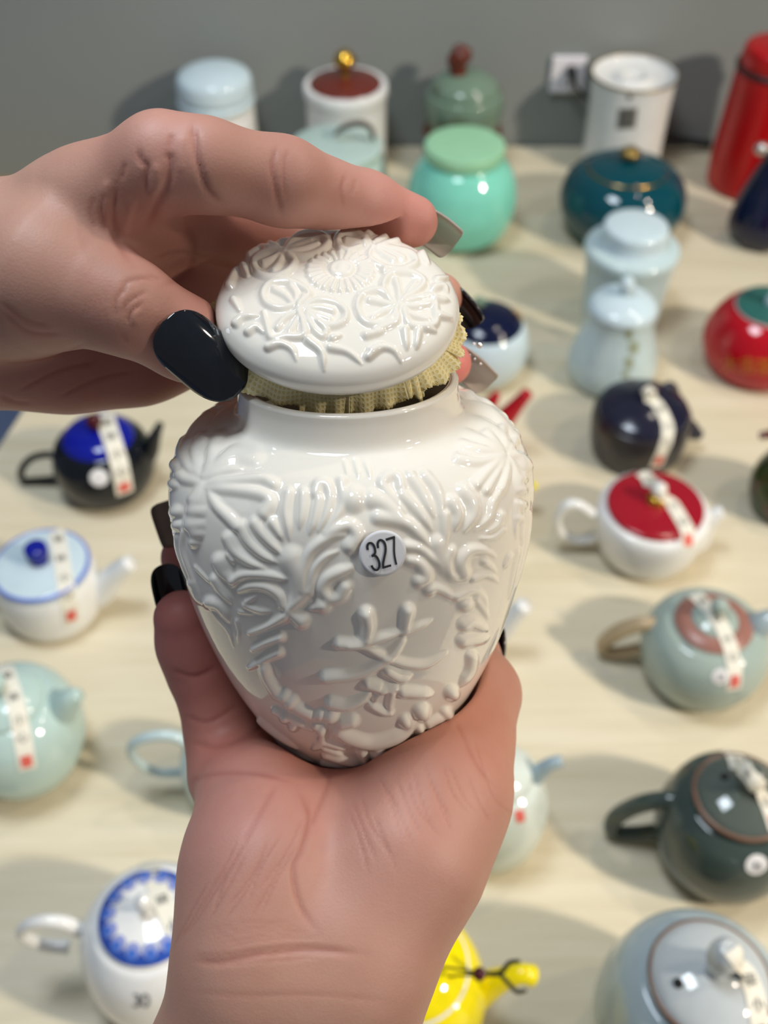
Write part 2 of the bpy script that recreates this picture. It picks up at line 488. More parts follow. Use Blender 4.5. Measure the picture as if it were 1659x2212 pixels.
# --- second row
p = Pot('lidded_jar', 'pale blue-green jar with flat lid and dark twig handle, partly behind the fingers', 'jar', 731, 462, JARS)
p.lathe('body', [(70, None), (92, 445), (106, 410), (108, 375), (104, 345), (96, 330)], M_celadon)
l = p.lathe('lid', [(97, 330), (99, 318), (97, 312), (60, 306), (3, 304)], M_celadon)
p.tube('handle', [(722, 292), (738, 278), (762, 268), (786, 268), (802, 280), (806, 300)], [4, 6, 7, 7, 6, 5], plain('dark twig', (78, 70, 62), .6), label='dark twig handle', parent=l)
p = Pot('lidded_jar', 'round mint-green jar with a light green flat lid', 'jar', 993, 506, JARS)
p.lathe('body', [(72, None), (96, 488), (112, 455), (118, 420), (112, 382), (96, 354), (84, 342), (80, 336)], M_mint)
p.lathe('lid', [(82, 336), (87, 330), (87, 316), (83, 310), (50, 308), (3, 307)], M_mintlid, label='light green flat lid')
p = Pot('squat_jar', 'squat dark teal jar with gold-lined lid and gilt knob', 'jar', 1332, 500, JARS)
p.lathe('body', [(84, None), (106, 485), (128, 455), (136, 425), (128, 395), (108, 374), (88, 365)], M_teal)
l = p.lathe('lid', [(86, 366), (84, 360), (60, 352), (30, 347), (3, 346)], M_teal)
ring(p, 'gold_line', 85, 363, 2.2, M_gold, label='thin gold line around lid')
p.lathe('knob', [(8, 348), (13, 342), (20, 336), (24, 330), (17, 322), (9, 318), (2, 317)], M_oldgold, seg=8, n=2, parent=l, label='dull gilt knob')
p = Pot('paneled_jar', 'dark navy faceted jar with a silver knob at the right edge', 'jar', 1638, 518, JARS)
p.lathe('body', [(50, None), (64, 508), (77, 480), (75, 450), (63, 410), (49, 370), (37, 342)], M_navy, seg=8)
l = p.lathe('lid', [(39, 343), (38, 336), (24, 328), (3, 325)], M_navy, seg=16)
p.ball('knob', 1645, 322, 15, plain('silver metal', (206, 200, 196), .25, Metallic=.9), parent=l, label='silver knob')

# --- third row
p = Pot('tea_canister', 'ice blue canister with stepped round lid, behind the waisted jar', 'jar', 1336, 690, JARS)
p.lathe('body', [(74, None), (80, 684), (84, 660), (88, 620), (95, 570), (101, 548), (103, 537), (99, 529), (84, 525), (76, 524)], M_ice)
p.lathe('lid', [(74, 526), (70, 512), (71, 498), (69, 488), (60, 484), (30, 481), (3, 480)], M_bluewhite)
p = Pot('waisted_jar', 'ice blue jar with bulging foot and small knob lid', 'jar', 1316, 812, JARS)
p.lathe('body', [(78, None), (90, 804), (95, 786), (94, 766), (86, 736), (76, 705), (72, 684), (73, 672), (70, 668)], M_ice)
l = p.lathe('lid', [(74, 668), (75, 661), (66, 650), (42, 641), (20, 637), (3, 636)], M_bluewhite)
p.lathe('knob', [(8, 640), (8, 630), (15, 622), (17, 612), (11, 602), (2, 599)], M_bluewhite, parent=l)
sp = plain('olive brush print', (150, 158, 130), .6); bv = p.bvh()
for qd in ([(1352, 712), (1366, 710), (1366, 732), (1352, 733)], [(1358, 740), (1380, 738), (1378, 762), (1358, 764)], [(1350, 772), (1368, 771), (1366, 796), (1350, 796)], [(1345, 802), (1358, 801), (1357, 814), (1344, 815)]):
    decal(p, bv, qd, 4, .0005, sp, 'brush_mark')
p = Pot('round_jar', 'round red jar with jade green lid and gold characters, right edge', 'jar', 1628, 786, JARS)
p.lathe('body', [(84, None), (106, 776), (122, 745), (121, 715), (104, 684), (84, 668), (74, 664)], M_red)
ring(p, 'lid_rim', 75, 664, 2.5, plain('pale rim', (206, 170, 170), .3))
l = p.lathe('lid', [(74, 664), (72, 659), (40, 656), (3, 655)], M_greenlid, label='jade green lid')
p.lathe('knob', [(17, 655), (16, 646), (12, 636), (14, 620), (17, 600), (12, 590), (3, 586)], M_bluewhite, parent=l, label='white porcelain knob')
gold = plain('gold print', (196, 120, 40), .35); bv = p.bvh()
for (cu, cv, ch) in ((1578, 786, '大'), (1616, 788, '吉'), (1652, 792, '茶')):
    g, f = glyph(ch); Vt = []
    for a in g:
        h = bv.ray_cast(Vector(EYE), Vector(ray(cu + a[0] * 36, cv - a[1] * 36)))
        if h[0] is None: break
        nn = np.array(h[1]); nn = nn if nn.dot(ray(cu, cv)) < 0 else -nn
        Vt.append(np.array(h[0]) + nn * .0008)
    if len(Vt) == len(g): p.add('gold_lettering', np.array(Vt) - p.P, f, gold, ray=False, smooth=False)

# --- teapots
p = Pot('teapot', 'ice blue teapot with dark navy lid, behind the held lid', 'teapot', 1040, 800, POTS)
p.lathe('body', [(60, None), (78, 790), (94, 762), (97, 735), (88, 706), (68, 688), (58, 684)], M_bluewhite)
l = p.lathe('lid', [(82, 700), (74, 690), (56, 680), (30, 673), (3, 670)], M_navy, label='dark navy patterned lid')
p.ball('knob', 1036, 652, 13, M_sage, parent=l)
p.tube('spout', [(1048, 790), (1050, 772), (1052, 752)], [44, 38, 30], M_bluewhite, az=-80)
p.tube('handle', [(1108, 668), (1118, 674), (1126, 690)], [5, 6, 5], M_beige, label='thin brown handle root')
p = Pot('teapot', 'red teapot with upturned spout, mostly hidden by the held jar', 'teapot', 985, 985, POTS)
p.lathe('body', [(60, None), (80, 970), (86, 940), (76, 905), (56, 890), (46, 886)], M_red)
p.lathe('lid', [(50, 888), (42, 878), (20, 870), (3, 868)], M_red)
p.tube('spout', [(1050, 925), (1085, 908), (1115, 876), (1140, 848)], [26, 24, 17, 13], M_red)
p.tube('handle_stub', [(1040, 892), (1062, 868), (1074, 850)], [16, 14, 8], M_red)
p = Pot('teapot', 'dark brown clay teapot with a paper strip across its lid', 'teapot', 1370, 972, POTS)
p.lathe('body', [(78, None), (94, 965), (104, 930), (107, 905), (104, 890), (96, 886)], M_clay)
l = p.lathe('lid', [(97, 890), (99, 884), (92, 876), (60, 864), (30, 858), (3, 857)], M_claylid)
p.lathe('knob', [(12, 859), (10, 852), (17, 844), (17, 836), (10, 830), (2, 829)], M_claylid, parent=l)
p.tube('spout', [(1455, 930), (1482, 926), (1500, 935), (1512, 940)], [34, 25, 17, 12], M_claylid)
p.tube('handle', [(1428, 866), (1440, 838), (1452, 838), (1462, 856)], [10, 12, 12, 9], M_claylid, az=40)
p.strip([(1392, 838), (1412, 862), (1432, 892), (1444, 922), (1441, 950), (1426, 985), (1416, 1008)], 30, '易碎小心')
p = Pot('teapot', 'white teapot with crimson lid and gold and white knob', 'teapot', 1390, 1188, POTS)
p.lathe('body', [(82, None), (98, 1178), (114, 1150), (121, 1120), (120, 1104), (113, 1096), (100, 1094)], M_white)
l = p.lathe('lid', [(102, 1096), (104, 1091), (96, 1087), (50, 1083), (3, 1081)], M_redlid, label='crimson flat lid')
k = p.lathe('knob', [(11, 1082), (10, 1076), (6, 1071), (15, 1063), (16, 1055), (9, 1048), (2, 1047)], M_white, parent=l)
p.lathe('knob_collar', [(21, 1084), (22, 1078), (17, 1072), (8, 1069)], M_gold, parent=l, label='gold collar under the knob')
p.tube('handle', [(1282, 1112), (1250, 1090), (1222, 1092), (1204, 1118), (1212, 1150), (1246, 1166), (1284, 1160)], [11, 10, 10, 10, 10, 10, 12], M_white, flat=1.2)
p.tube('spout', [(1486, 1186), (1506, 1164), (1524, 1134), (1546, 1112), (1562, 1104)], [34, 29, 23, 18, 15], M_white)
p.strip([(1362, 1012), (1398, 1028), (1440, 1070), (1466, 1112), (1488, 1150), (1482, 1186)], 34, '易碎小心')
p = Pot('glazed_pot', 'mottled moss green pot with brown knob at the right edge', 'teapot', 1690, 1096, POTS)
p.lathe('body', [(56, None), (72, 1086), (84, 1060), (84, 1030), (66, 1000), (44, 982)], M_moss)
l = p.lathe('lid', [(46, 984), (42, 974), (20, 964), (3, 962)], M_moss)
p.tube('knob', [(1640, 942), (1662, 938), (1684, 940)], [8, 10, 10], M_brown, label='brown twig knob')
p = Pot('teapot', 'black teapot with cobalt blue lid and red knob', 'teapot', 238, 1046, POTS)
p.lathe('body', [(66, None), (86, 1040), (104, 1015), (109, 988), (100, 962), (84, 948), (74, 944)], M_black)
l = p.lathe('lid', [(78, 948), (76, 941), (62, 932), (36, 926), (3, 924)], M_cobalt, label='cobalt blue lid')
p.lathe('knob', [(10, 926), (9, 920), (16, 914), (17, 906), (10, 899), (2, 898)], M_bead, parent=l, label='dark red knob')
p.tube('handle', [(136, 988), (104, 982), (68, 990), (46, 1016), (54, 1046), (90, 1066), (134, 1062)], [9, 8, 8, 8, 8, 8, 10], M_black)
p.tube('spout', [(308, 992), (324, 972), (334, 944), (346, 916)], [26, 20, 14, 8], M_black)
p.strip([(226, 890), (232, 920), (246, 960), (258, 1000), (266, 1040), (270, 1066)], 40, '易碎小心')
p.sticker(214, 1032, 20)
p = Pot('teapot', 'white teapot with a blue-rimmed lid and cobalt knob, left edge', 'teapot', 122, 1314, POTS)
p.lathe('body', [(84, None), (100, 1306), (110, 1278), (111, 1250), (106, 1232), (100, 1226)], M_white)
l = p.lathe('lid', [(103, 1229), (104, 1222), (96, 1217), (50, 1212), (3, 1210)], M_bluewhite)
ring(p, 'blue_line', 100, 1220, 5, glaze('cornflower glaze', (96, 120, 206), .1), l, 'cornflower blue line')
p.lathe('knob', [(20, 1212), (18, 1204), (25, 1197), (25, 1184), (18, 1180), (2, 1180)], M_cobalt, parent=l, label='cobalt blue knob')
p.tube('handle', [(28, 1262), (4, 1250), (-20, 1262), (-26, 1300), (-6, 1322), (30, 1318)], [11, 10, 10, 10, 10, 12], M_white)
p.tube('spout', [(196, 1300), (222, 1272), (246, 1244), (268, 1226), (282, 1216)], [38, 33, 26, 22, 19], M_white)
p.strip([(122, 1146), (130, 1190), (138, 1240), (146, 1290), (156, 1345)], 36, '易碎小心')
p = Pot('teapot', 'pale celadon round teapot cut by the left edge, paper strip on top', 'teapot', 66, 1640, POTS)
p.lathe('body', [(82, None), (108, 1632), (136, 1600), (144, 1570), (132, 1538), (104, 1518), (80, 1512)], M_celadon)
l = p.lathe('lid', [(86, 1514), (82, 1506), (50, 1496), (3, 1492)], M_celadon)
p.lathe('knob', [(14, 1496), (12, 1488), (20, 1478), (18, 1468), (2, 1464)], M_celadon, parent=l)
p.tube('spout', [(112, 1560), (132, 1534), (152, 1510), (172, 1500)], [42, 36, 26, 15], M_celadon)
p.strip([(8, 1440), (26, 1490), (40, 1546), (50, 1600), (60, 1662)], 38, '易碎小心')
p = Pot('teapot', 'pale blue teapot with a looped handle, left of the wrist', 'teapot', 500, 1706, POTS)
p.lathe('body', [(64, None), (84, 1698), (98, 1665), (96, 1635), (80, 1610), (64, 1604)], M_ice)
l = p.lathe('lid', [(66, 1606), (62, 1598), (30, 1590), (3, 1588)], M_ice)
p.tube('handle', [(412, 1608), (372, 1590), (322, 1592), (286, 1610), (292, 1640), (340, 1668), (410, 1668)], [13, 12, 12, 11, 10, 10, 12], M_ice)
p = Pot('teapot', 'pale green-white teapot right of the wrist with a red seal', 'teapot', 1056, 1800, POTS)
p.lathe('body', [(78, None), (100, 1792), (116, 1756), (116, 1720), (96, 1684), (72, 1672)], M_cream)
l = p.lathe('lid', [(74, 1674), (70, 1664), (36, 1652), (3, 1648)], M_cream)
p.tube('spout', [(1128, 1706), (1160, 1672), (1190, 1650), (1214, 1644)], [28, 20, 15, 14], glaze('bluish celadon', (164, 182, 190), .1))
decal(p, p.bvh(), [(1110, 1752), (1130, 1748), (1134, 1772), (1116, 1778)], 4, .0005, M_seal, 'seal_mark', label='small red seal')
p = Pot('teapot', 'white teapot behind the held jar, only its spout showing', 'teapot', 978, 1412, POTS)
p.lathe('body', [(56, None), (72, 1404), (80, 1376), (74, 1350), (58, 1338)], M_white)
p.lathe('lid', [(60, 1340), (54, 1330), (3, 1322)], M_white)
p.tube('spout', [(1046, 1392), (1084, 1362), (1110, 1330), (1134, 1306)], [26, 25, 22, 19], M_white)
p = Pot('teapot', 'small yellow teapot behind the held jar, only its spout tip showing', 'teapot', 1030, 1108, POTS)
p.lathe('body', [(50, None), (66, 1100), (72, 1078), (60, 1054), (46, 1046)], M_yellow)
p.lathe('lid', [(48, 1048), (42, 1040), (3, 1034)], M_yellow)
p.tube('spout', [(1090, 1082), (1124, 1064), (1158, 1046)], [18, 13, 9], M_yellow)
p = Pot('teapot', 'grey-green teapot with brown ring on lid and handle tinted beige as if warmly lit', 'teapot', 1503, 1452, POTS)
p.lathe('body', [(92, None), (112, 1444), (132, 1416), (137, 1390), (126, 1366), (104, 1352), (86, 1348)], M_greygreen)
l = p.lathe('lid', [(86, 1351), (85, 1346), (70, 1340), (52, 1338), (46, 1334), (24, 1328), (3, 1326)], M_greygreen)
p.lathe('brown_ring', [(83, 1349), (83, 1344.5), (68, 1338.5), (52, 1336.8), (52, 1341)], M_ringbrown, close=False, parent=l, label='unglazed brown ring')
p.lathe('knob', [(12, 1328), (10, 1322), (18, 1314), (19, 1306), (11, 1299), (2, 1298)], M_greygreen, parent=l)
p.tube('handle', [(1420, 1352), (1384, 1348), (1336, 1364), (1304, 1390), (1312, 1410), (1350, 1408), (1400, 1398)], [18, 17, 18, 16, 14, 14, 14], M_beige, az=-12, label='looped handle, warm light painted in as beige')  # beige imitates warm light on the pot's own grey-green glaze
p.tube('spout', [(1618, 1380), (1640, 1352), (1668, 1340), (1690, 1336)], [34, 30, 26, 22], M_lgrey)
p.strip([(1500, 1285), (1532, 1312), (1560, 1352), (1578, 1400), (1588, 1446), (1584, 1490)], 34, '易碎小心')
p.sticker(1556, 1462, 18, '33')
p = Pot('teapot', 'dark slate green teapot with round lid and thick handle', 'teapot', 1544, 1842, POTS)
p.lathe('body', [(98, None), (122, 1836), (148, 1806), (154, 1776), (142, 1746), (116, 1730), (98, 1727)], M_slate)
l = p.lathe('lid', [(100, 1726), (101, 1720), (90, 1713), (56, 1705), (26, 1701), (3, 1700)], M_slatelid)
ring(p, 'rim', 101, 1720, 6, M_rust, l, 'rust brown rim')
p.lathe('knob', [(20, 1702), (17, 1694), (30, 1682), (30, 1670), (18, 1661), (2, 1660)], M_slatelid, parent=l)
p.tube('handle', [(1492, 1734), (1440, 1728), (1380, 1738), (1330, 1766), (1324, 1796), (1370, 1800), (1430, 1796)], [20, 20, 20, 19, 17, 17, 20], M_slate, az=-10)
p.strip([(1562, 1608), (1600, 1650), (1632, 1690), (1660, 1740), (1676, 1790)], 38, '易碎小心')
hole(p, 1565, 1678, 9, l)
p.sticker(1634, 1868, 24, '36')
p = Pot('teapot', 'light grey teapot with rust-rimmed lid, bottom right corner', 'teapot', 1448, 2262, POTS)
p.lathe('body', [(128, None), (160, 2250), (196, 2214), (204, 2180), (186, 2144), (150, 2128), (126, 2125)], M_lgrey)
l = p.lathe('lid', [(128, 2122), (129, 2116), (110, 2108), (60, 2100), (3, 2096)], M_lgreylid)
ring(p, 'rim', 128, 2116, 6, M_rust, l, 'rust brown rim')
p.lathe('knob', [(24, 2098), (20, 2090), (34, 2074), (34, 2058), (20, 2048), (2, 2047)], M_lgreylid, parent=l)
p.tube('handle', [(1420, 2196), (1370, 2206), (1330, 2230), (1320, 2270), (1370, 2290)], [26, 26, 25, 24, 24], M_lgrey, az=-30)
hole(p, 1465, 2124, 11, l)
p.strip([(1584, 2050), (1612, 2100), (1632, 2150), (1640, 2206), (1644, 2260)], 52, '易碎小心', seal=False)
p = Pot('teapot', 'lemon yellow teapot with a string and beads tied to its spout', 'teapot', 880, 2200, POTS)
p.lathe('body', [(104, None), (130, 2192), (160, 2162), (168, 2134), (156, 2104), (136, 2088), (122, 2084)], M_yellow)
l = p.lathe('lid', [(124, 2087), (122, 2078), (90, 2068), (40, 2060), (3, 2058)], M_yellow)
ring(p, 'white_line', 124, 2084, 6, M_white, l, 'white bare rim of the lid')
k = p.lathe('knob', [(14, 2060), (12, 2052), (24, 2042), (24, 2030), (3, 2022)], M_yellow, parent=l)
sp = p.tube('spout', [(1010, 2160), (1050, 2132), (1092, 2112), (1128, 2104), (1150, 2108)], [42, 34, 25, 22, 24], M_yellow)
p.ball('gilt_bead', 916, 2106, 27, M_gold, az=-40, label='round gilt bead')
p.ball('garnet_bead', 1035, 2104, 15, M_bead, az=-25, label='dark red bead')
p.tube('string', [(930, 2088), (980, 2092), (1034, 2104), (980, 2108), (934, 2118)], [3, 3, 3, 3, 3], M_string, az=-25, label='dark green string')
p.tube('string', [(1048, 2104), (1080, 2102), (1100, 2080), (1122, 2076)], [5, 6, 5, 4], M_string, az=-12, label='dark green string')
p.tube('string', [(1080, 2104), (1098, 2124), (1116, 2142), (1136, 2140)], [5, 5, 5, 4], M_string, az=-12, label='dark green string')
p = Pot('teapot', 'white teapot with blue painted scallops on lid, bottom left', 'teapot', 370, 2108, POTS)
p.lathe('body', [(104, None), (128, 2100), (158, 2068), (166, 2036), (154, 2006), (128, 1988), (110, 1984)], M_white)
l = p.lathe('lid', [(110, 1988), (109, 1981), (84, 1974), (40, 1970), (3, 1968)], M_white)
# scalloped blue border painted on that lid: thin printed patches following the lid's curve
lpf = catmull(p.prof([(110, 1988), (109, 1981), (84, 1974), (40, 1970), (3, 1968)]), 6)[6:][::-1]
zb = p.z(1981); dd = proj(p.P + [0, 0, zb])[2] / FPX; LR = 109 * dd
def lid_z(r):
    return float(np.interp(r, lpf[:, 0], lpf[:, 1]))
def lid_patch(cx, cy, r, off, mat, name, n=20):
    Vs = []
    for q in np.linspace(.02, 1, 5):
        for t in np.linspace(0, 2 * np.pi, n, endpoint=False):
            x, y = cx + r * q * math.cos(t), cy + r * q * math.sin(t)
            k = math.hypot(x, y)
            if k > LR * .985: x, y = x * LR * .985 / k, y * LR * .985 / k
            Vs.append((x, y, lid_z(min(math.hypot(x, y), LR)) + off))
    return p.add(name, Vs, grid_faces(5, n), mat, l, ray=False)
M_b1 = glaze('painted deep blue', (44, 78, 166), .1, var=.1); M_b2 = glaze('painted wash blue', (142, 152, 202), .1); M_b3 = glaze('painted mid blue', (72, 110, 194), .1, var=.1)
Vs = []
for q in (.78, .83, .88, .93, .985):
    for t in np.linspace(0, 2 * np.pi, 56, endpoint=False): Vs.append((LR * q * math.cos(t), LR * q * math.sin(t), lid_z(LR * q) + .0006))
p.add('blue_border', Vs, grid_faces(5, 56), M_b1, l, 'deep blue painted border', ray=False)
for k in range(14):
    t = 2 * math.pi * k / 14
    lid_patch(LR * .755 * math.cos(t), LR * .755 * math.sin(t), LR * .15, .0009 + .00004 * (k % 2), M_b2, 'scallop')
    lid_patch(LR * .83 * math.cos(t), LR * .83 * math.sin(t), LR * .10, .0012, M_b3, 'scallop_core', 14)
kn = p.lathe('knob', [(11, 1970), (10, 1964), (18, 1954), (17, 1944), (3, 1938)], M_white, parent=l)
p.tube('handle', [(176, 2010), (140, 1994), (96, 1990), (58, 2000), (48, 2020), (92, 2040), (150, 2046)], [17, 16, 15, 14, 13, 14, 16], M_white)
p.strip([(312, 1826), (328, 1880), (348, 1940), (372, 1992), (392, 2040), (404, 2090)], 44, '易碎小心', seal=False)
bv = p.bvh()
for q, ch in enumerate('30'):
    g, f = glyph(ch); Vt = []
    for a in g:
        uu, vv = 296 + q * 19 + a[0] * 30, 2160 - a[1] * 30
        h = bv.ray_cast(Vector(EYE), Vector(ray(uu, vv)))
        if h[0] is None: break
        nn = np.array(h[1]); nn = nn if nn.dot(ray(uu, vv)) < 0 else -nn; Vt.append(np.array(h[0]) + nn * .0006)
    if len(Vt) == len(g): p.add('number_print', np.array(Vt) - p.P, f, M_greyink, ray=False, smooth=False)

# ------------------------------------------------------------------ wall socket, plug and cables
so = empty('wall_socket', (0, 1.325, 0), 'white square wall socket with a black plug in it', 'socket')
def wallpt(u, v, off=0.0):
    d = ray(u, v); t = (1.325 - off) / d[1]; return EYE + d * t
c0 = wallpt(1226, 158); so.location = c0; hw = 37 * proj(c0)[2] / FPX
V, Fc = box_geo(-hw, hw, -.007, 0, -hw * 1.06, hw * 1.06)
bevel(mesh_obj('face_plate', V, Fc, plain('white socket plastic', (236, 232, 238), .4), so, smooth=False), .002)
for s in (-1, 1):
    V, Fc = box_geo(-hw * .55 + s * hw * .18 - .001 + hw * .5, -hw * .55 + s * hw * .18 + .001 + hw * .5, -.0076, -.0069, -hw * .6, -hw * .4)
    mesh_obj('slot', V, Fc, M_hole, so, smooth=False)
pg = wallpt(1232, 146); r = 11 * proj(pg)[2] / FPX
plug = empty('plug', pg - [0, .007, 0], 'black plug and cord in the white wall socket', 'plug')
V, Fq = tube_geo([(0, 0, 0), (0, -.006, 0), (0, -.018, -.002)], [r, r * 1.05, r * .7], 16)
mesh_obj('plug_head', V, Fq, M_cable, plug)
Q = [pg - [0, .022, .001]] + [wallpt(u, v, .018) for u, v in ((1236, 168), (1246, 190), (1262, 206), (1280, 222))]
V, Fq = tube_geo(np.array(Q) - (pg - [0, .007, 0]), [.0022] * 5, 10)
mesh_obj('cord', V, Fq, M_cable, plug)
Q = [wallpt(u, v, .02) for u, v in ((1400, 285), (1430, 293), (1480, 304), (1535, 312))]
V, Fq = tube_geo(Q, [.0055] * 4, 10)
tag(mesh_obj('cable', V, Fq, M_cable), 'black cable running along the wall behind the red canister', 'cable')

# ------------------------------------------------------------------ held jar
def frame(el, roll):
    a = np.array([0, -math.cos(math.radians(el)), -math.sin(math.radians(el))]); r = math.radians(roll)
    R = np.array([[math.cos(r), -math.sin(r), 0], [math.sin(r), math.cos(r), 0], [0, 0, 1]])
    a = R @ a; e1 = R @ np.array([1., 0, 0]); e2 = np.cross(e1, a)
    if e2[2] > 0: e2 = -e2
    return e1, e2, a
JE1, JE2, JA = frame(26, -.9)
JR = np.array([(752 - CX) / FPX * .258, (816 - CY) / FPX * .258, .258]); JO = JR - .1015 * JA
JPROF = [(.0215, .0), (.0240, .0008), (.0262, .004), (.0315, .014), (.0371, .027), (.0415, .041), (.0446, .056), (.0458, .067), (.0455, .0755), (.0432, .0835), (.0372, .0896), (.0304, .0924), (.0278, .0942), (.0268, .0985), (.0267, .1012)]
pf = catmull(JPROF, 40)
seg = np.r_[0, np.cumsum(np.hypot(*np.diff(pf, axis=0).T))]
NR = 430; S = np.linspace(0, seg[-1], NR)
PR, PZ = np.interp(S, seg, pf[:, 0]), np.interp(S, seg, pf[:, 1])
for _ in range(6):
    PR[1:-1] = (PR[:-2] + 2 * PR[1:-1] + PR[2:]) / 4
nR, nZ = np.gradient(PZ, S), -np.gradient(PR, S)
psi = np.radians(np.r_[np.linspace(-104, 104, 720), np.linspace(104, 256, 222)[1:-1]])
NC = len(psi)

def stamp(H, U, W, strokes):
    """raise rounded ridges along strokes (list of (points, radius at start, radius at end, height))"""
    Uf, Wf = U.ravel(), W.ravel(); acc = np.zeros(Uf.shape)
    order = np.argsort(Uf); Us = Uf[order]
    for pts, r0, r1, hgt in strokes:
        P = np.array(pts, float)
        if len(P) > 2: P = catmull(P, 6)
        rm = max(r0, r1)
        i0, i1 = np.searchsorted(Us, [P[:, 0].min() - rm, P[:, 0].max() + rm]); idx = order[i0:i1]
        idx = idx[(Wf[idx] > P[:, 1].min() - rm) & (Wf[idx] < P[:, 1].max() + rm)]
        if not len(idx): continue
        X, Y = Uf[idx], Wf[idx]; best = np.zeros(len(idx))
        L = np.r_[0, np.cumsum(np.hypot(*np.diff(P, axis=0).T))]; tot = max(L[-1], 1e-6)
        if len(P) == 1: P = np.vstack([P, P + 1e-3]); L = np.array([0, 1e-6])
        for k in range(len(P) - 1):
            d = P[k + 1] - P[k]; t = np.clip(((X - P[k, 0]) * d[0] + (Y - P[k, 1]) * d[1]) / (d @ d + 1e-12), 0, 1)
            D = np.hypot(X - P[k, 0] - t * d[0], Y - P[k, 1] - t * d[1])
            f = np.clip((L[k] + t * (L[k + 1] - L[k])) / tot, 0, 1); r = r0 + (r1 - r0) * f ** 1.3
            if r1 < r0 and tot > 2.5 * r0: r = r * (1 - .6 * np.clip((f - .68) / .32, 0, 1) ** 1.6)
            elif tot > 2.5 * r0: r = r * (1 - .35 * np.clip((.2 - f) / .2, 0, 1) ** 1.6)
            q = np.clip(1 - (D / r) ** 2, 0, 1)
            best = np.maximum(best, hgt * (r / rm) ** .8 * q * q * (1.6 - .6 * q))
        acc[idx] += np.abs(best) ** 3 * np.sign(hgt) if hgt > 0 else 0
        if hgt < 0: acc[idx] -= 0
    H += np.cbrt(acc).reshape(U.shape)

def tr(x0, y0, k, hk, items):
    out = []
    for it in items:
        pts, r0 = it[0], it[1]; r1 = it[2] if len(it) > 2 else r0 * .55; g = it[3] if len(it) > 3 else 1.0
        out.append(([(x0 + x / k, y0 + y / k) for x, y in pts], r0 / k * RW_, r1 / k * RW_, hk * g * (max(r0, r1) / k) ** .75))
    return out
HK = 1.75e-4; RW_ = 1.75
ST = []
ST += tr(360, 930, 4.1475, HK, [
 ([(310, 420), (210, 330), (150, 200), (170, 110)], 40, 55), ([(320, 420), (280, 300), (270, 180), (330, 90)], 40, 60), ([(340, 410), (400, 300), (430, 160), (470, 70)], 40, 62),
 ([(350, 420), (480, 310), (620, 200), (790, 210)], 45, 72), ([(360, 430), (520, 370), (680, 340)], 35, 25), ([(380, 480), (600, 450), (850, 430), (960, 480)], 40, 42),
 ([(380, 520), (600, 530), (850, 570), (930, 640), (880, 740)], 40, 52), ([(390, 560), (460, 680), (560, 780), (640, 860)], 38, 45), ([(330, 490), (270, 620)], 40, 60),
 ([(265, 720)], 65, 65), ([(245, 840)], 70, 70), ([(270, 920)], 50, 50), ([(250, 1000)], 40, 40), ([(300, 460), (180, 430), (130, 400)], 40, 48), ([(80, 310)], 48, 48), ([(60, 480)], 40, 40), ([(85, 730)], 48, 48), ([(95, 850)], 40, 40),
 ([(150, 900), (140, 1050), (200, 1250), (330, 1560)], 18, 16), ([(90, 950), (100, 1080), (190, 1350)], 18, 14), ([(220, 1370), (260, 1480), (320, 1560)], 34, 20),
 ([(560, 960), (620, 1080), (750, 1180), (900, 1240)], 46, 20), ([(680, 860), (740, 990), (860, 1110), (1000, 1190)], 48, 20), ([(800, 830), (860, 920), (960, 1030), (1060, 1130)], 48, 20),
 ([(950, 820), (1000, 900), (1040, 980)], 40, 18), ([(1100, 560), (1070, 720), (1090, 880), (1100, 980)], 40, 20), ([(1230, 570), (1220, 720), (1190, 880)], 44, 22), ([(1370, 620), (1330, 800), (1280, 930)], 40, 22),
 ([(1340, 560), (1370, 480), (1440, 490), (1470, 600), (1430, 760), (1360, 900)], 44, 30), ([(1570, 460), (1580, 640), (1520, 780), (1420, 900)], 42, 24),
 ([(1080, 1610), (1180, 1480), (1180, 1300), (1120, 1150)], 45, 85, .7), ([(1230, 1420), (1230, 1250), (1290, 1080), (1450, 960), (1600, 930)], 38, 36), ([(1290, 1440), (1320, 1250), (1420, 1130), (1540, 1080)], 34, 24), ([(1090, 1600), (1230, 1480), (1300, 1380)], 36, 30),
 ([(590, 1350), (700, 1290), (900, 1290), (1080, 1330)], 36, 30), ([(650, 1430), (760, 1390), (900, 1400), (1010, 1470), (1050, 1560)], 30, 40), ([(480, 1170), (520, 1270), (600, 1350)], 56, 30), ([(560, 1110), (600, 1160)], 26, 26),
 ([(720, 1530), (800, 1480)], 24, 14), ([(700, 1560), (820, 1610), (940, 1620)], 24, 16), ([(650, 1620), (790, 1640)], 12, 10), ([(1100, 1620), (1210, 1700)], 36, 54),
 ([(740, 1815), (920, 1750), (1080, 1680)], 16, 26), ([(780, 1945), (900, 1890), (1030, 1840)], 18, 28), ([(1640, 1230), (1540, 1270), (1430, 1330), (1400, 1420), (1470, 1500), (1560, 1480), (1600, 1400)], 44, 50), ([(1410, 1560)], 55, 55), ([(1290, 1590), (1400, 1560)], 24, 34),
 ([(440, 1330), (500, 1440), (580, 1540)], 38, 22), ([(390, 1540), (480, 1570), (560, 1700)], 46, 26), ([(260, 1220), (400, 1370)], 14, 10), ([(440, 1310), (530, 1420), (600, 1520)], 14, 10), ([(400, 1600), (470, 1690), (560, 1800), (600, 1940)], 14, 12), ([(630, 1700), (650, 1800), (640, 1900)], 14, 10)])
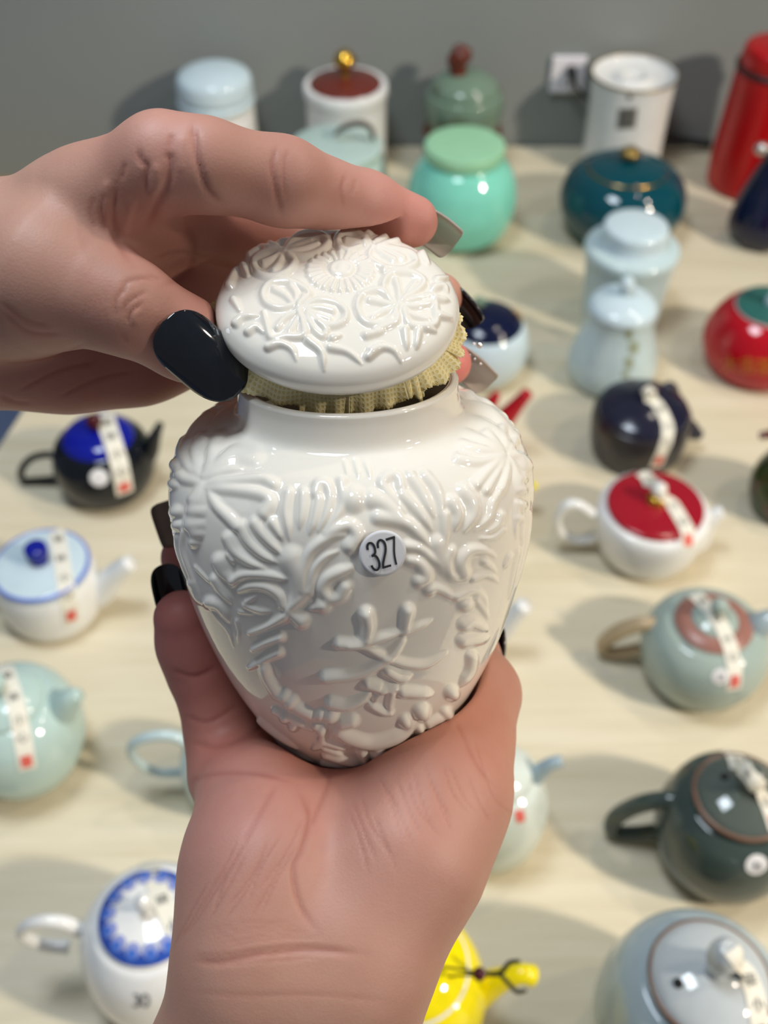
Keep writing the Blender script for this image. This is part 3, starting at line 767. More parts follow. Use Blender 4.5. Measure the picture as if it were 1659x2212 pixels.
ST += tr(740, 930, 3.858, HK, [
 ([(20, 260), (50, 400)], 18, 12), ([(110, 250), (140, 400)], 22, 14), ([(200, 270), (240, 400)], 22, 14), ([(90, 570)], 82, 82), ([(-130, 860), (0, 800), (80, 800), (120, 880), (70, 960)], 40, 50),
 ([(490, 470), (470, 390), (400, 370), (330, 430), (350, 490), (430, 580), (520, 680)], 36, 30), ([(250, 570), (330, 600), (430, 680), (520, 760)], 62, 34), ([(500, 540), (600, 640), (680, 740), (740, 830)], 42, 22), ([(560, 380), (640, 480), (700, 600), (760, 720)], 40, 22), ([(690, 380), (770, 470), (820, 600), (810, 720)], 40, 22),
 ([(850, 700), (850, 850), (850, 950)], 30, 26), ([(910, 590), (960, 700), (930, 830)], 42, 22), ([(1010, 500), (1080, 590), (1090, 700), (1010, 840)], 48, 24), ([(1360, 330), (1330, 470), (1250, 600), (1220, 720), (1100, 830)], 28, 20), ([(1320, 700), (1290, 780), (1180, 860)], 28, 18), ([(1330, 820), (1250, 890), (1130, 900)], 26, 16),
 ([(300, 720), (430, 740), (560, 790), (670, 900), (740, 980)], 50, 30), ([(540, 960), (640, 980), (740, 1060), (820, 1130)], 38, 28), ([(800, 950), (830, 1080), (890, 1200)], 60, 50, .7), ([(520, 1070), (620, 1090), (680, 1160), (690, 1220), (640, 1250)], 42, 48), ([(720, 1320)], 44, 44), ([(740, 1300), (830, 1330), (900, 1370), (960, 1370)], 34, 26),
 ([(900, 1000), (870, 1090), (900, 1200), (990, 1250)], 36, 28), ([(1010, 1190), (990, 1090), (1060, 1000), (1180, 1000), (1270, 1050)], 46, 26), ([(1180, 1090), (1280, 1180)], 28, 18), ([(1090, 1230), (1200, 1200), (1300, 1260)], 28, 18), ([(950, 1380), (1080, 1330), (1160, 1380), (1200, 1480)], 36, 22), ([(1020, 1440)], 52, 52), ([(1110, 1400), (1180, 1500), (1210, 1570)], 28, 16),
 ([(1020, 1620), (1080, 1600), (1200, 1660)], 44, 30), ([(1010, 1750), (1100, 1740), (1210, 1720)], 46, 30),
 ([(1340, 200), (1200, 250), (1100, 260), (960, 230)], 24, 36), ([(1340, 210), (1220, 330), (1120, 440)], 24, 42), ([(1350, 230), (1300, 330), (1200, 490)], 22, 36), ([(1370, 240), (1370, 350), (1320, 480)], 22, 32), ([(1340, 180), (1260, 90), (1200, 20)], 24, 38), ([(1360, 170), (1340, 60), (1330, -20)], 22, 34), ([(1380, 180), (1440, 80), (1460, 0)], 22, 32), ([(1390, 190), (1480, 220), (1550, 300)], 24, 34), ([(1380, 220), (1440, 340), (1480, 480)], 22, 32), ([(1300, 190), (1150, 150), (1000, 110)], 24, 34),
 ([(1490, 400)], 36, 36), ([(1490, 500)], 36, 36), ([(1490, 620)], 36, 36), ([(1470, 730)], 34, 34), ([(1540, 250), (1590, 400), (1590, 600)], 22, 18), ([(1450, 600), (1440, 900)], 18, 14), ([(1500, 700), (1490, 950)], 18, 14), ([(1560, 700), (1530, 1000), (1450, 1300)], 20, 14), ([(1460, 1000), (1420, 1200), (1380, 1400)], 18, 12), ([(1390, 1050), (1340, 1150)], 24, 16)])
ST += tr(0, 0, 1.0, HK, [([(1000, 832), (1050, 850), (1100, 905)], 9, 8), ([(1005, 868), (1070, 895), (1122, 952)], 10, 8), ([(1000, 905), (1060, 925), (1118, 985)], 10, 8), ([(1004, 935), (1050, 955), (1090, 985)], 9, 7),
 ([(450, 890), (420, 930), (400, 985)], 11, 9), ([(500, 885), (470, 915), (445, 950)], 11, 9), ([(540, 930), (505, 945), (470, 975)], 10, 8)])
RW_ = 1.4
ST += tr(480, 1230, 2.765, HK * 1.3, [
 ([(860, 265), (872, 330), (862, 400)], 44, 36), ([(1105, 240), (1090, 340)], 40, 32), ([(1080, 370), (1160, 340), (1250, 298)], 26, 14), ([(700, 436), (770, 440), (860, 425), (960, 400), (1090, 360)], 34, 26),
 ([(1075, 420), (1010, 500), (890, 585), (780, 625), (620, 640)], 30, 36), ([(760, 440), (850, 450), (930, 495), (1020, 535), (1120, 562), (1220, 560), (1335, 500)], 28, 26), ([(990, 600), (1060, 640), (1120, 630)], 36, 30), ([(870, 680), (930, 690)], 34, 28),
 ([(650, 790), (740, 805), (830, 775), (890, 720)], 36, 24), ([(1075, 725), (1150, 730), (1250, 742)], 36, 30), ([(880, 800), (960, 845), (1005, 850)], 22, 22), ([(1015, 730), (1000, 800), (1000, 850)], 24, 20), ([(890, 695), (960, 715), (1030, 700)], 24, 24), ([(965, 710), (900, 790)], 20, 18),
 ([(250, 560), (270, 640), (330, 740)], 34, 34), ([(370, 755)], 40, 40), ([(410, 790)], 44, 44), ([(450, 820), (520, 860), (570, 890)], 32, 26), ([(590, 865)], 34, 34), ([(650, 870)], 44, 44), ([(720, 910), (775, 900)], 40, 40), ([(560, 930), (600, 960)], 26, 24), ([(600, 950), (595, 1020), (540, 1070)], 30, 24),
 ([(700, 960), (760, 1000), (880, 1032), (1000, 1012), (1100, 960), (1150, 905)], 42, 40), ([(1095, 905)], 40, 40), ([(1190, 850)], 50, 50), ([(620, 1030), (740, 1070)], 20, 14), ([(610, 1060), (720, 1105)], 20, 14), ([(620, 1100), (740, 1140), (840, 1160)], 28, 24), ([(835, 1080), (855, 1140)], 34, 28), ([(940, 1095)], 54, 54), ([(930, 1150)], 40, 40),
 ([(1010, 1100), (1100, 1080), (1190, 1060)], 28, 20), ([(1000, 1060), (1100, 1040)], 22, 16), ([(1180, 950), (1200, 1050)], 28, 22), ([(1230, 940), (1330, 915), (1400, 890)], 22, 16), ([(1340, 860)], 40, 40), ([(1370, 735)], 42, 42), ([(1300, 885), (1230, 920)], 28, 22), ([(1490, 520), (1480, 600), (1420, 690)], 34, 26),
 ([(380, 880)], 34, 34), ([(430, 930)], 32, 32), ([(320, 840), (450, 905), (540, 960)], 22, 18), ([(160, 380), (280, 330), (380, 270)], 14, 26), ([(180, 480), (270, 430), (350, 400)], 16, 28), ([(160, 590), (260, 530), (340, 490)], 16, 28), ([(600, 1165), (720, 1185), (860, 1190)], 22, 20), ([(1050, 1130), (1150, 1100)], 26, 20), ([(1290, 990), (1400, 940)], 20, 14), ([(220, 900), (330, 990), (450, 1070)], 18, 14), ([(300, 1020), (420, 1100), (540, 1150)], 18, 16)])

cosp, sinp = np.cos(psi), np.sin(psi)
def jar_pts(R, Z, ang):
    return JO + R[..., None] * (np.cos(ang)[..., None] * JE2 + np.sin(ang)[..., None] * JE1) + Z[..., None] * JA
front = np.where(psi > math.radians(104), psi - math.pi, psi)                      # the far side repeats the near side's relief
A2 = np.broadcast_to(front, (NR, NC)); R2 = np.broadcast_to(PR[:, None], (NR, NC)); Z2 = np.broadcast_to(PZ[:, None], (NR, NC))
B = jar_pts(R2, Z2, A2)
Uj, Wj = CX + FPX * B[..., 0] / B[..., 2], CY + FPX * B[..., 1] / B[..., 2]
Nn = nR[:, None, None] * (np.cos(A2)[..., None] * JE2 + np.sin(A2)[..., None] * JE1) + nZ[:, None, None] * JA
fac = -(Nn * (B / np.linalg.norm(B, axis=-1)[..., None])).sum(-1)
Hj = np.zeros((NR, NC)); stamp(Hj, Uj, Wj, ST)
Hj *= np.clip((fac + .02) / .12, 0, 1)
zmask = np.clip((PZ - .0015) / .004, 0, 1) * np.clip((.0935 - PZ) / .003, 0, 1)
Hj *= zmask[:, None]
Hj += .00010 * np.sin(front * 9 + Z2 * 260) * zmask[:, None] * .4
for _ in range(2):
    Hj[:, 1:-1] = (Hj[:, :-2] + 2 * Hj[:, 1:-1] + Hj[:, 2:]) / 4
    Hj[1:-1] = (Hj[:-2] + 2 * Hj[1:-1] + Hj[2:]) / 4
Ao = np.broadcast_to(psi, (NR, NC))
outer = jar_pts(R2, Z2, Ao) + Hj[..., None] * (nR[:, None, None] * (np.cos(Ao)[..., None] * JE2 + np.sin(Ao)[..., None] * JE1) + nZ[:, None, None] * JA)
inner_prof = catmull([(.0262, .1016), (.0255, .1019), (.0248, .1016), (.0243, .1008), (.0243, .095), (.0275, .090), (.0400, .082), (.0425, .068), (.038, .040), (.025, .012), (.018, .005), (.001, .0045)], 5)
inn = jar_pts(np.broadcast_to(inner_prof[:, :1], (len(inner_prof), NC)), np.broadcast_to(inner_prof[:, 1:], (len(inner_prof), NC)), np.broadcast_to(psi, (len(inner_prof), NC)))
foot = jar_pts(np.array([[.001] * NC, [.019] * NC, [.0205] * NC]), np.array([[.0016] * NC, [.0014] * NC, [.0002] * NC]), np.broadcast_to(psi, (3, NC)))
allr = np.concatenate([foot, outer, inn], 0)
JW = cw(JO)
def porcelain():
    t = NT('glossy white porcelain'); n = t.noise(90, 4, .6, t.coords())
    t.set(Base_Color=t.mix(n, srgb(235, 227, 212), srgb(239, 232, 220)), Roughness=.045, Specular_IOR_Level=.55, Subsurface_Weight=.25, Subsurface_Radius=(1., .85, .65), Subsurface_Scale=.0012, Coat_Weight=.25, Coat_Roughness=.02)
    pit = t.noise(700, 1, .5, t.coords()); t.bump(pit, .04, .0003); return t.m
M_porc = porcelain()
jar = empty('tea_jar', JW, 'glossy white porcelain tea jar with raised floral relief, held in the palm', 'jar')
nfr = len(allr)
mesh_obj('jar_body', cw(allr.reshape(-1, 3)) - JW, grid_faces(nfr, NC), M_porc, jar)

# the number sticker: a thin paper disc lying over the relief
ci = np.argmin(np.where(fac > .2, (Uj - 825) ** 2 + (Wj - 1192) ** 2, 1e9)); cp = B.reshape(-1, 3)[ci]; cn = Nn.reshape(-1, 3)[ci]
sx = np.cross(JA, cn); sx /= np.linalg.norm(sx); sx = sx if sx[0] > 0 else -sx; sy = np.cross(cn, sx); sy = sy if sy[1] < 0 else -sy
SR = 51.5 * cp[2] / FPX
def onst(x, y, off):
    return cp + SR * (x * sx + y * sy) + cn * (off - SR * SR * x * x / 2 / .045 - SR * SR * y * y / 2 / .09)
lift = .00135
Vs = [onst(q * math.cos(t), q * math.sin(t), lift) for q in np.linspace(.001, 1, 9) for t in np.linspace(0, 2 * np.pi, 64, endpoint=False)] + [onst(math.cos(t), math.sin(t), lift - .00018) for t in np.linspace(0, 2 * np.pi, 64, endpoint=False)]
st = mesh_obj('price_sticker', cw(Vs) - JW, grid_faces(10, 64), M_sticker, jar); st['label'] = 'round white number sticker'
def stroke2d(pts, w, n=8):
    P = catmull(pts, n) if len(pts) > 2 else np.array(pts, float)
    T = np.gradient(P, axis=0); T /= np.linalg.norm(T, axis=1)[:, None]; Nm = np.column_stack([-T[:, 1], T[:, 0]])
    wv = np.broadcast_to(np.asarray(w, float), (len(P),)) if np.ndim(w) == 0 else np.interp(np.linspace(0, 1, len(P)), np.linspace(0, 1, len(w)), w)
    return P + Nm * wv[:, None] / 2, P - Nm * wv[:, None] / 2
def digit(polys, x0, name):
    Vs, Fs = [], []
    for P, w in polys:
        a, b = stroke2d(P, w); o = len(Vs)
        for q in range(len(a)): Vs += [a[q], b[q]]
        Fs += [(o + 2 * q, o + 2 * q + 1, o + 2 * q + 3, o + 2 * q + 2) for q in range(len(a) - 1)]
    Vs = np.array(Vs) * [1.0, 1] + [x0, 0]; ca, sa = math.cos(math.radians(11)), math.sin(math.radians(11))
    W3 = [onst(x * ca - y * sa, x * sa + y * ca, lift + .00012 + 1e-6 * i) for i, (x, y) in enumerate(Vs)]
    mesh_obj(name, cw(W3) - JW, Fs, M_ink, st, False)
W1 = .10
digit([([(-.16, .34), (-.14, .50), (-.06, .60), (.04, .60), (.12, .50), (.14, .32), (.10, .14), (.0, .06)], W1), ([(-.04, .05), (.06, .03), (.14, -.08), (.17, -.28), (.13, -.48), (.03, -.60), (-.07, -.58), (-.15, -.46), (-.17, -.34)], W1), ([(-.05, -.005), (-.05, .11)], .05)], -.42, 'digit')
digit([([(-.16, .30), (-.14, .48), (-.05, .60), (.05, .60), (.14, .48), (.15, .28), (.09, .06), (-.02, -.18), (-.12, -.40), (-.16, -.585)], W1), ([(-.20, -.585), (.19, -.585)], .10)], .02, 'digit')
digit([([(-.20, .56), (.20, .56)], .11), ([(.165, .60), (.10, .32), (.02, .0), (-.02, -.30), (-.03, -.63)], [.08, .085, .085, .085, .085])], .46, 'digit')

# ------------------------------------------------------------------ lid
RW_ = 1.3; HK = 1.75e-4
LE1, LE2, LA = frame(47.5, 2.2)
LD = .2500; LO = np.array([(730 - CX) / FPX * LD, (666 - CY) / FPX * LD, LD])
lp = catmull([(.0250, -.0042), (.0266, -.0036), (.0280, -.0020), (.0285, .0000), (.0282, .0018), (.0268, .0038), (.0240, .0054), (.0190, .0068), (.0120, .0077), (.0050, .0080), (.000002, .0080)], 30)
lseg = np.r_[0, np.cumsum(np.hypot(*np.diff(lp, axis=0).T))]; LNR = 190; LS = np.linspace(0, lseg[-1], LNR)
LR_, LZ_ = np.interp(LS, lseg, lp[:, 0]), np.interp(LS, lseg, lp[:, 1])
lnR, lnZ = np.gradient(LZ_, LS), -np.gradient(LR_, LS)
LNC = 560; lpsi = np.linspace(0, 2 * np.pi, LNC, endpoint=False)
def lid_pts(R, Z, A): return LO + R[..., None] * (np.cos(A)[..., None] * LE2 + np.sin(A)[..., None] * LE1) + Z[..., None] * LA
LA2 = np.broadcast_to(lpsi, (LNR, LNC)); LR2 = np.broadcast_to(LR_[:, None], (LNR, LNC)); LZ2 = np.broadcast_to(LZ_[:, None], (LNR, LNC))
LB = lid_pts(LR2, LZ2, LA2); Ul, Wl = CX + FPX * LB[..., 0] / LB[..., 2], CY + FPX * LB[..., 1] / LB[..., 2]
LN = lnR[:, None, None] * (np.cos(LA2)[..., None] * LE2 + np.sin(LA2)[..., None] * LE1) + lnZ[:, None, None] * LA
lfac = -(LN * (LB / np.linalg.norm(LB, axis=-1)[..., None])).sum(-1)
LT = []
ros = []
for k in range(24):
    t = 2 * math.pi * k / 24; ros.append(([(832 + 118 * math.cos(t), 338 + 66 * math.sin(t)), (830 + 205 * math.cos(t), 352 + 118 * math.sin(t))], 15, 24))
LT += tr(460, 470, 3.016, HK, ros + [([(840, 334)], 60, 60, .45), ([(840 + 62 * math.cos(t_), 334 + 36 * math.sin(t_)) for t_ in np.linspace(0, 6.2832, 25)], 24, 24, .8)])
loops = [
 [(520, 575), (430, 590), (350, 560), (330, 490), (380, 430), (480, 418), (570, 450), (625, 505), (560, 575)],
 [(590, 600), (640, 555), (720, 540), (810, 565), (868, 620), (850, 680), (770, 710), (690, 690), (620, 630)],
 [(330, 620), (350, 690), (385, 790), (480, 780), (600, 770), (590, 690), (560, 620)],
 [(600, 630), (650, 720), (710, 775), (740, 740), (690, 690)],
 [(1140, 520), (1110, 440), (1165, 370), (1280, 360), (1370, 415), (1340, 470), (1240, 540)],
 [(1190, 580), (1090, 480), (980, 500), (940, 580), (980, 670), (1070, 700), (1160, 660), (1200, 590)],
 [(1240, 560), (1340, 530), (1430, 520), (1450, 620), (1435, 700), (1290, 705), (1240, 610)],
 [(1200, 610), (1190, 680), (1060, 740)], [(450, 225), (360, 225), (270, 280), (290, 360), (380, 390), (480, 360), (530, 290), (470, 235)],
 [(470, 215), (520, 150), (600, 105), (700, 115), (750, 165), (690, 225), (590, 255), (500, 245)], [(440, 210), (350, 200), (280, 170), (340, 125), (440, 115)],
 [(960, 190), (880, 220), (815, 180), (830, 115), (910, 95), (980, 130), (990, 170)], [(1030, 180), (1000, 110), (1080, 75), (1180, 95), (1200, 150), (1110, 180)], [(1040, 190), (1020, 260), (1100, 320), (1220, 340), (1320, 300), (1290, 240), (1180, 210), (1080, 190)]]
LT += tr(460, 470, 3.016, HK * 1.05, [(L, 26, 26) for L in loops])
veins = [[(530, 570), (470, 510), (400, 470)], [(540, 560), (540, 500), (510, 450)], [(560, 560), (590, 520)], [(600, 600), (690, 590), (780, 610)], [(600, 610), (680, 640), (760, 670)], [(550, 620), (470, 660), (420, 720)], [(560, 640), (530, 700), (500, 750)], [(575, 640), (580, 700), (590, 760)],
 [(1210, 560), (1210, 480), (1190, 410)], [(1220, 560), (1270, 490), (1320, 430)], [(1190, 580), (1110, 560), (1020, 540)], [(1190, 590), (1110, 620), (1040, 660)], [(1230, 580), (1320, 580), (1410, 560)], [(1230, 590), (1300, 640), (1400, 670)],
 [(450, 230), (390, 270), (330, 300)], [(455, 240), (430, 300), (400, 350)], [(480, 215), (560, 180), (640, 160)], [(490, 225), (590, 210), (680, 180)], [(1000, 170), (930, 160), (870, 150)], [(1040, 195), (1110, 240), (1180, 280)], [(1040, 190), (1140, 220), (1240, 270)], [(430, 200), (370, 170)], [(1050, 160), (1120, 130)]]
LT += tr(460, 470, 3.016, HK * 1.0, [(L, 20, 26) for L in veins])
LT += tr(460, 470, 3.016, HK * 1.0, [([(560, 600)], 40, 40, .6), ([(1215, 575)], 36, 36, .6), ([(452, 222)], 34, 34, .6), ([(1010, 175)], 34, 34, .6)])
pts_ = [[(150, 690), (200, 650), (300, 640)], [(230, 745), (285, 715), (340, 760)], [(360, 845), (440, 825), (515, 860), (545, 935)], [(620, 800), (710, 880), (725, 1000)], [(760, 850), (880, 880), (970, 955)], [(1010, 905), (1100, 850), (1180, 870), (1225, 945)], [(1250, 735), (1262, 865)], [(1335, 745), (1320, 860)], [(1380, 720), (1440, 740)], [(1475, 640), (1545, 655)], [(1440, 530), (1540, 545)], [(1440, 460), (1500, 450), (1530, 490)], [(1460, 410), (1520, 395)], [(1360, 240), (1400, 300)], [(140, 540), (175, 605)], [(110, 440), (150, 340), (170, 330)], [(200, 320), (225, 380)], [(1000, 770), (1120, 745)], [(1030, 870), (1110, 810)], [(240, 250), (330, 170)], [(700, 60), (800, 50)], [(1120, 350), (1160, 340)], [(780, 790), (830, 770)], [(1350, 180), (1440, 270)]]
LT += tr(460, 470, 3.016, HK * 1.15, [(L, 30, 16) for L in pts_])
Hl = np.zeros((LNR, LNC)); stamp(Hl, Ul, Wl, LT)
for _ in range(2): Hl[1:-1] = (Hl[:-2] + 2 * Hl[1:-1] + Hl[2:]) / 4
Hl *= np.clip((lfac + .02) / .12, 0, 1) * np.clip((LZ2 + .0028) / .002, 0, 1)
louter = LB + Hl[..., None] * LN
und = catmull([(.000002, -.0135), (.0195, -.0135), (.0212, -.0128), (.0216, -.0110), (.0217, -.0048), (.0222, -.0043), (.0240, -.0043)], 3)
lund = lid_pts(np.broadcast_to(und[:, :1], (len(und), LNC)), np.broadcast_to(und[:, 1:], (len(und), LNC)), np.broadcast_to(lpsi, (len(und), LNC)))
lall = np.concatenate([lund, louter], 0); LW = cw(LO)
tag(mesh_obj('jar_lid', cw(lall.reshape(-1, 3)), grid_faces(len(lall), LNC), M_porc, None, loc=LW), 'white domed porcelain lid with raised blossoms, lifted off the jar by fingers', 'lid')

# ------------------------------------------------------------------ yellow filter cloth tucked round the lid's plug
def cloth_mat():
    t = NT('yellow dotted non-woven cloth'); uv = t.n('ShaderNodeTexCoord').outputs['UV']
    sp_ = t.n('ShaderNodeSeparateXYZ'); t.l(uv, sp_.inputs[0])
    fx = t.math('SUBTRACT', t.math('FRACT', sp_.outputs[0]), .5)
    fy = t.math('SUBTRACT', t.math('FRACT', sp_.outputs[1]), .5)
    d = t.math('SQRT', t.math('ADD', t.math('MULTIPLY', fx, fx), t.math('MULTIPLY', fy, fy)))
    fib = t.noise(1400, 4, .7, t.coords())
    d2 = t.math('ADD', d, t.math('MULTIPLY', t.math('SUBTRACT', fib, .5), .25))
    r = t.n('ShaderNodeMapRange'); r.inputs[1].default_value = .24; r.inputs[2].default_value = .36; t.l(d2, r.inputs[0])
    c = t.mix(r.outputs[0], srgb(244, 222, 150), srgb(255, 244, 196))
    t.set(Base_Color=c, Roughness=.9, Specular_IOR_Level=.15)
    h = t.math('ADD', t.math('MULTIPLY', r.outputs[0], .7), t.math('MULTIPLY', fib, .6)); t.bump(h, .55, .0004)
    tr_ = t.n('ShaderNodeBsdfTranslucent'); t.l(c, tr_.inputs[0]); mx = t.n('ShaderNodeMixShader'); mx.inputs[0].default_value = .18
    t.l(t.b.outputs[0], mx.inputs[1]); t.l(tr_.outputs[0], mx.inputs[2]); t.l(mx.outputs[0], t.n('ShaderNodeOutputMaterial').inputs[0])
    t.t.nodes['Material Output'].is_active_output = False
    for nd in t.t.nodes:
        if nd.type == 'OUTPUT_MATERIAL' and nd.name != 'Material Output': nd.is_active_output = True
    return t.m
def flap(a0, a1, rim, fray=.0003, n=60, wob=.0006, seed=0):
    """one flap: from under the lid at angle a0..a1 (0 = towards the viewer, + = right); rim rows: (fraction, radius, height)"""
    A = np.radians(np.linspace(a0, a1, n)); f = np.linspace(0, 1, n); rr = np.array(rim)
    Rr = np.interp(f, rr[:, 0], rr[:, 1]); Zr = np.interp(f, rr[:, 0], rr[:, 2]); g = np.random.RandomState(seed)
    Vs = []; uv = []
    m = 16
    for j in range(m):
        t = j / (m - 1)
        rad = .0225 + (Rr - .0225) * t + wob * np.sin(f * 17 + seed) * t * t; zz = -.0042 - .0022 * math.sin(t * 1.2) + (Zr + .0042 + .0022 * math.sin(1.2)) * t * t
        zz = zz + wob * .8 * np.sin(f * 11 + seed * 2 + t * 2) * t
        if j == m - 1: zz = zz - np.abs(g.randn(n)) * fray; rad = rad + g.randn(n) * fray * .6
        Vs.append(lid_pts(rad, zz, A))
        uv += [(x * math.radians(a1 - a0) * .027 / .0011, t * np.hypot(Rr[i] - .0225, Zr[i] + .0042) * 1.08 / .0011) for i, x in enumerate(f)]
    return np.concatenate(Vs, 0), uv, m, n
M_cloth = cloth_mat()
cl_root = empty('filter_cloth', LW, 'torn yellow filter cloth with frayed edges, tucked under the lid', 'cloth')
flaps = [
 (-68, -17, [(0, .0288, -.0050), (.2, .0296, -.0080), (.36, .0284, -.0104), (.62, .0258, -.0100), (.9, .0240, -.0112), (1, .0236, -.0130)], 1),
 (-19, 11, [(0, .0232, -.0140), (.5, .0226, -.0145), (1, .0228, -.0142)], 2),
 (9, 42, [(0, .0228, -.0132), (.4, .0234, -.0128), (.85, .0246, -.0112), (1, .0252, -.0100)], 3),
 (41, 54, [(0, .0246, -.0098), (.5, .0258, -.0112), (.75, .0272, -.0134), (1, .0256, -.0094)], 4),
 (50, 76, [(0, .0258, -.0098), (.4, .0276, -.0104), (.8, .0298, -.0100), (1, .0300, -.0078)], 5),
 (75, 102, [(0, .0302, -.0076), (.5, .0302, -.0056), (1, .0292, -.0030)], 6),
 (-108, -78, [(0, .0296, -.0026), (.3, .0312, -.0034), (.6, .0292, -.0040), (1, .0300, -.0045)], 7),
 (102, 252, [(0, .0250, -.0110), (1, .0250, -.0110)], 8)]
for a0, a1, rim, sd in flaps:
    V, uv, m, n = flap(a0, a1, rim, seed=sd)
    o = mesh_obj('cloth_flap', cw(V) - LW, grid_faces(m, n, False), M_cloth, cl_root)
    ul = o.data.uv_layers.new(name='UVMap'); li = np.empty(len(o.data.loops), np.int32); o.data.loops.foreach_get('vertex_index', li)
    ul.data.foreach_set('uv', np.array(uv, np.float32)[li].ravel())
    s_ = o.modifiers.new('thickness', 'SOLIDIFY'); s_.thickness = .00022
# ------------------------------------------------------------------ hands: one smooth surface each, grown from tapered limbs
class Field:
    def __init__(self, lo, hi, h):
        self.lo = np.array(lo); self.h = h
        self.n = np.ceil((np.array(hi) - self.lo) / h).astype(int) + 1
        self.f = np.full(self.n, .03, np.float32)
    def _sub(self, lo, hi):
        a = np.maximum(0, np.floor((np.array(lo) - self.lo) / self.h).astype(int)); b = np.minimum(self.n, np.ceil((np.array(hi) - self.lo) / self.h).astype(int) + 1)
        if (a >= b).any(): return None
        ax = [self.lo[i] + self.h * np.arange(a[i], b[i]) for i in range(3)]
        return tuple(slice(a[i], b[i]) for i in range(3)), ax
    def cone(self, A, Bp, ra, rb, k=.006):
        A, Bp = np.array(A), np.array(Bp); pad = max(ra, rb) + k + .003
        s = self._sub(np.minimum(A, Bp) - pad, np.maximum(A, Bp) + pad)
        if s is None: return
        sl, ax = s; d = Bp - A; L2 = d @ d + 1e-12
        X, Y, Z = ax[0][:, None, None] - A[0], ax[1][None, :, None] - A[1], ax[2][None, None, :] - A[2]
        t = np.clip((X * d[0] + Y * d[1] + Z * d[2]) / L2, 0, 1)
        D = np.sqrt((X - t * d[0]) ** 2 + (Y - t * d[1]) ** 2 + (Z - t * d[2]) ** 2) - (ra + (rb - ra) * t)
        f = self.f[sl]; hh = np.clip(k - np.abs(f - D), 0, None) / k
        self.f[sl] = np.minimum(f, D) - hh * hh * k * .25
    def chain(self, pts, k=.006):
        P = [np.array([(u - CX) / FPX * d, (v - CY) / FPX * d, d]) if len(q) == 4 else None for q in pts for (u, v, d, r) in [q]]
        for i in range(len(P) - 1): self.cone(P[i], P[i + 1], pts[i][3], pts[i + 1][3], k)
    def chain3(self, P, R, k=.006):
        for i in range(len(P) - 1): self.cone(P[i], P[i + 1], R[i], R[i + 1], k)
    def carve(self, fn, k=.0015):
        ax = [self.lo[i] + self.h * np.arange(self.n[i]) for i in range(3)]
        for i in range(self.n[0]):
            P = np.stack(np.broadcast_arrays(ax[0][i], ax[1][:, None], ax[2][None, :]), -1)
            D = -fn(P); f = self.f[i]; hh = np.clip(k - np.abs(f - D), 0, None) / k
            self.f[i] = np.maximum(f, D) + hh * hh * k * .25
    def surface(self):
        f = self.f; s = f < 0; n = np.array(f.shape)
        c = np.zeros(n - 1, np.int8)
        for dx in (0, 1):
            for dy in (0, 1):
                for dz in (0, 1): c += s[dx:n[0] - 1 + dx, dy:n[1] - 1 + dy, dz:n[2] - 1 + dz]
        act = (c > 0) & (c < 8); I, J, K = np.nonzero(act); idx = np.full(act.shape, -1, np.int32); idx[I, J, K] = np.arange(len(I))
        acc = np.zeros((len(I), 3)); cnt = np.zeros(len(I))
        cor = [(0, 0, 0), (1, 0, 0), (0, 1, 0), (1, 1, 0), (0, 0, 1), (1, 0, 1), (0, 1, 1), (1, 1, 1)]
        for a in range(8):
            for ax in range(3):
                if cor[a][ax]: continue
                b = list(cor[a]); b[ax] = 1
                fa = f[I + cor[a][0], J + cor[a][1], K + cor[a][2]]; fb = f[I + b[0], J + b[1], K + b[2]]
                m = (fa < 0) != (fb < 0); t = np.where(m, fa / np.where(m, fa - fb, 1), 0)
                pos = np.zeros((len(I), 3)); pos[:] = cor[a]; pos[:, ax] += t
                acc += pos * m[:, None]; cnt += m
        V = (np.column_stack([I, J, K]) + acc / cnt[:, None]) * self.h + self.lo
        Q = []
        for ax in range(3):
            o = [0, 1, 2]; o.remove(ax); b, c2 = o
            sl0 = [slice(None)] * 3; sl1 = [slice(None)] * 3; sl0[ax] = slice(0, -1); sl1[ax] = slice(1, None)
            for q in o: sl0[q] = slice(1, -1); sl1[q] = slice(1, -1)
            s0, s1 = s[tuple(sl0)], s[tuple(sl1)]
            for flip, m in ((False, s0 & ~s1), (True, ~s0 & s1)):
                G = list(np.nonzero(m)); 
                if not len(G[0]): continue
                for q in o: G[q] = G[q] + 1
                def cell(db, dc):
                    H = [g.copy() for g in G]; H[b] -= db; H[c2] -= dc; return idx[H[0], H[1], H[2]]
                q4 = [cell(1, 1), cell(0, 1), cell(0, 0), cell(1, 0)]
                if (ax == 1) != flip: q4 = q4[::-1]
                Q.append(np.column_stack(q4))
        Q = np.vstack(Q)
        E = np.vstack([Q[:, [0, 1]], Q[:, [1, 2]], Q[:, [2, 3]], Q[:, [3, 0]]]); N = len(V)
        deg = np.bincount(E[:, 0], minlength=N).astype(float)
        for it in range(6):
            L = np.column_stack([np.bincount(E[:, 0], V[E[:, 1], q], N) for q in range(3)]) / np.maximum(deg, 1)[:, None]
            V = V + (.55 if it % 2 == 0 else -.45) * (L - V)
        return V, Q

def vnormals(V, Q):
    n = np.cross(V[Q[:, 2]] - V[Q[:, 0]], V[Q[:, 3]] - V[Q[:, 1]]); N = np.zeros_like(V)
    for k in range(4):
        for q in range(3): N[:, q] += np.bincount(Q[:, k], n[:, q], len(V))
    return N / (np.linalg.norm(N, axis=1)[:, None] + 1e-12)

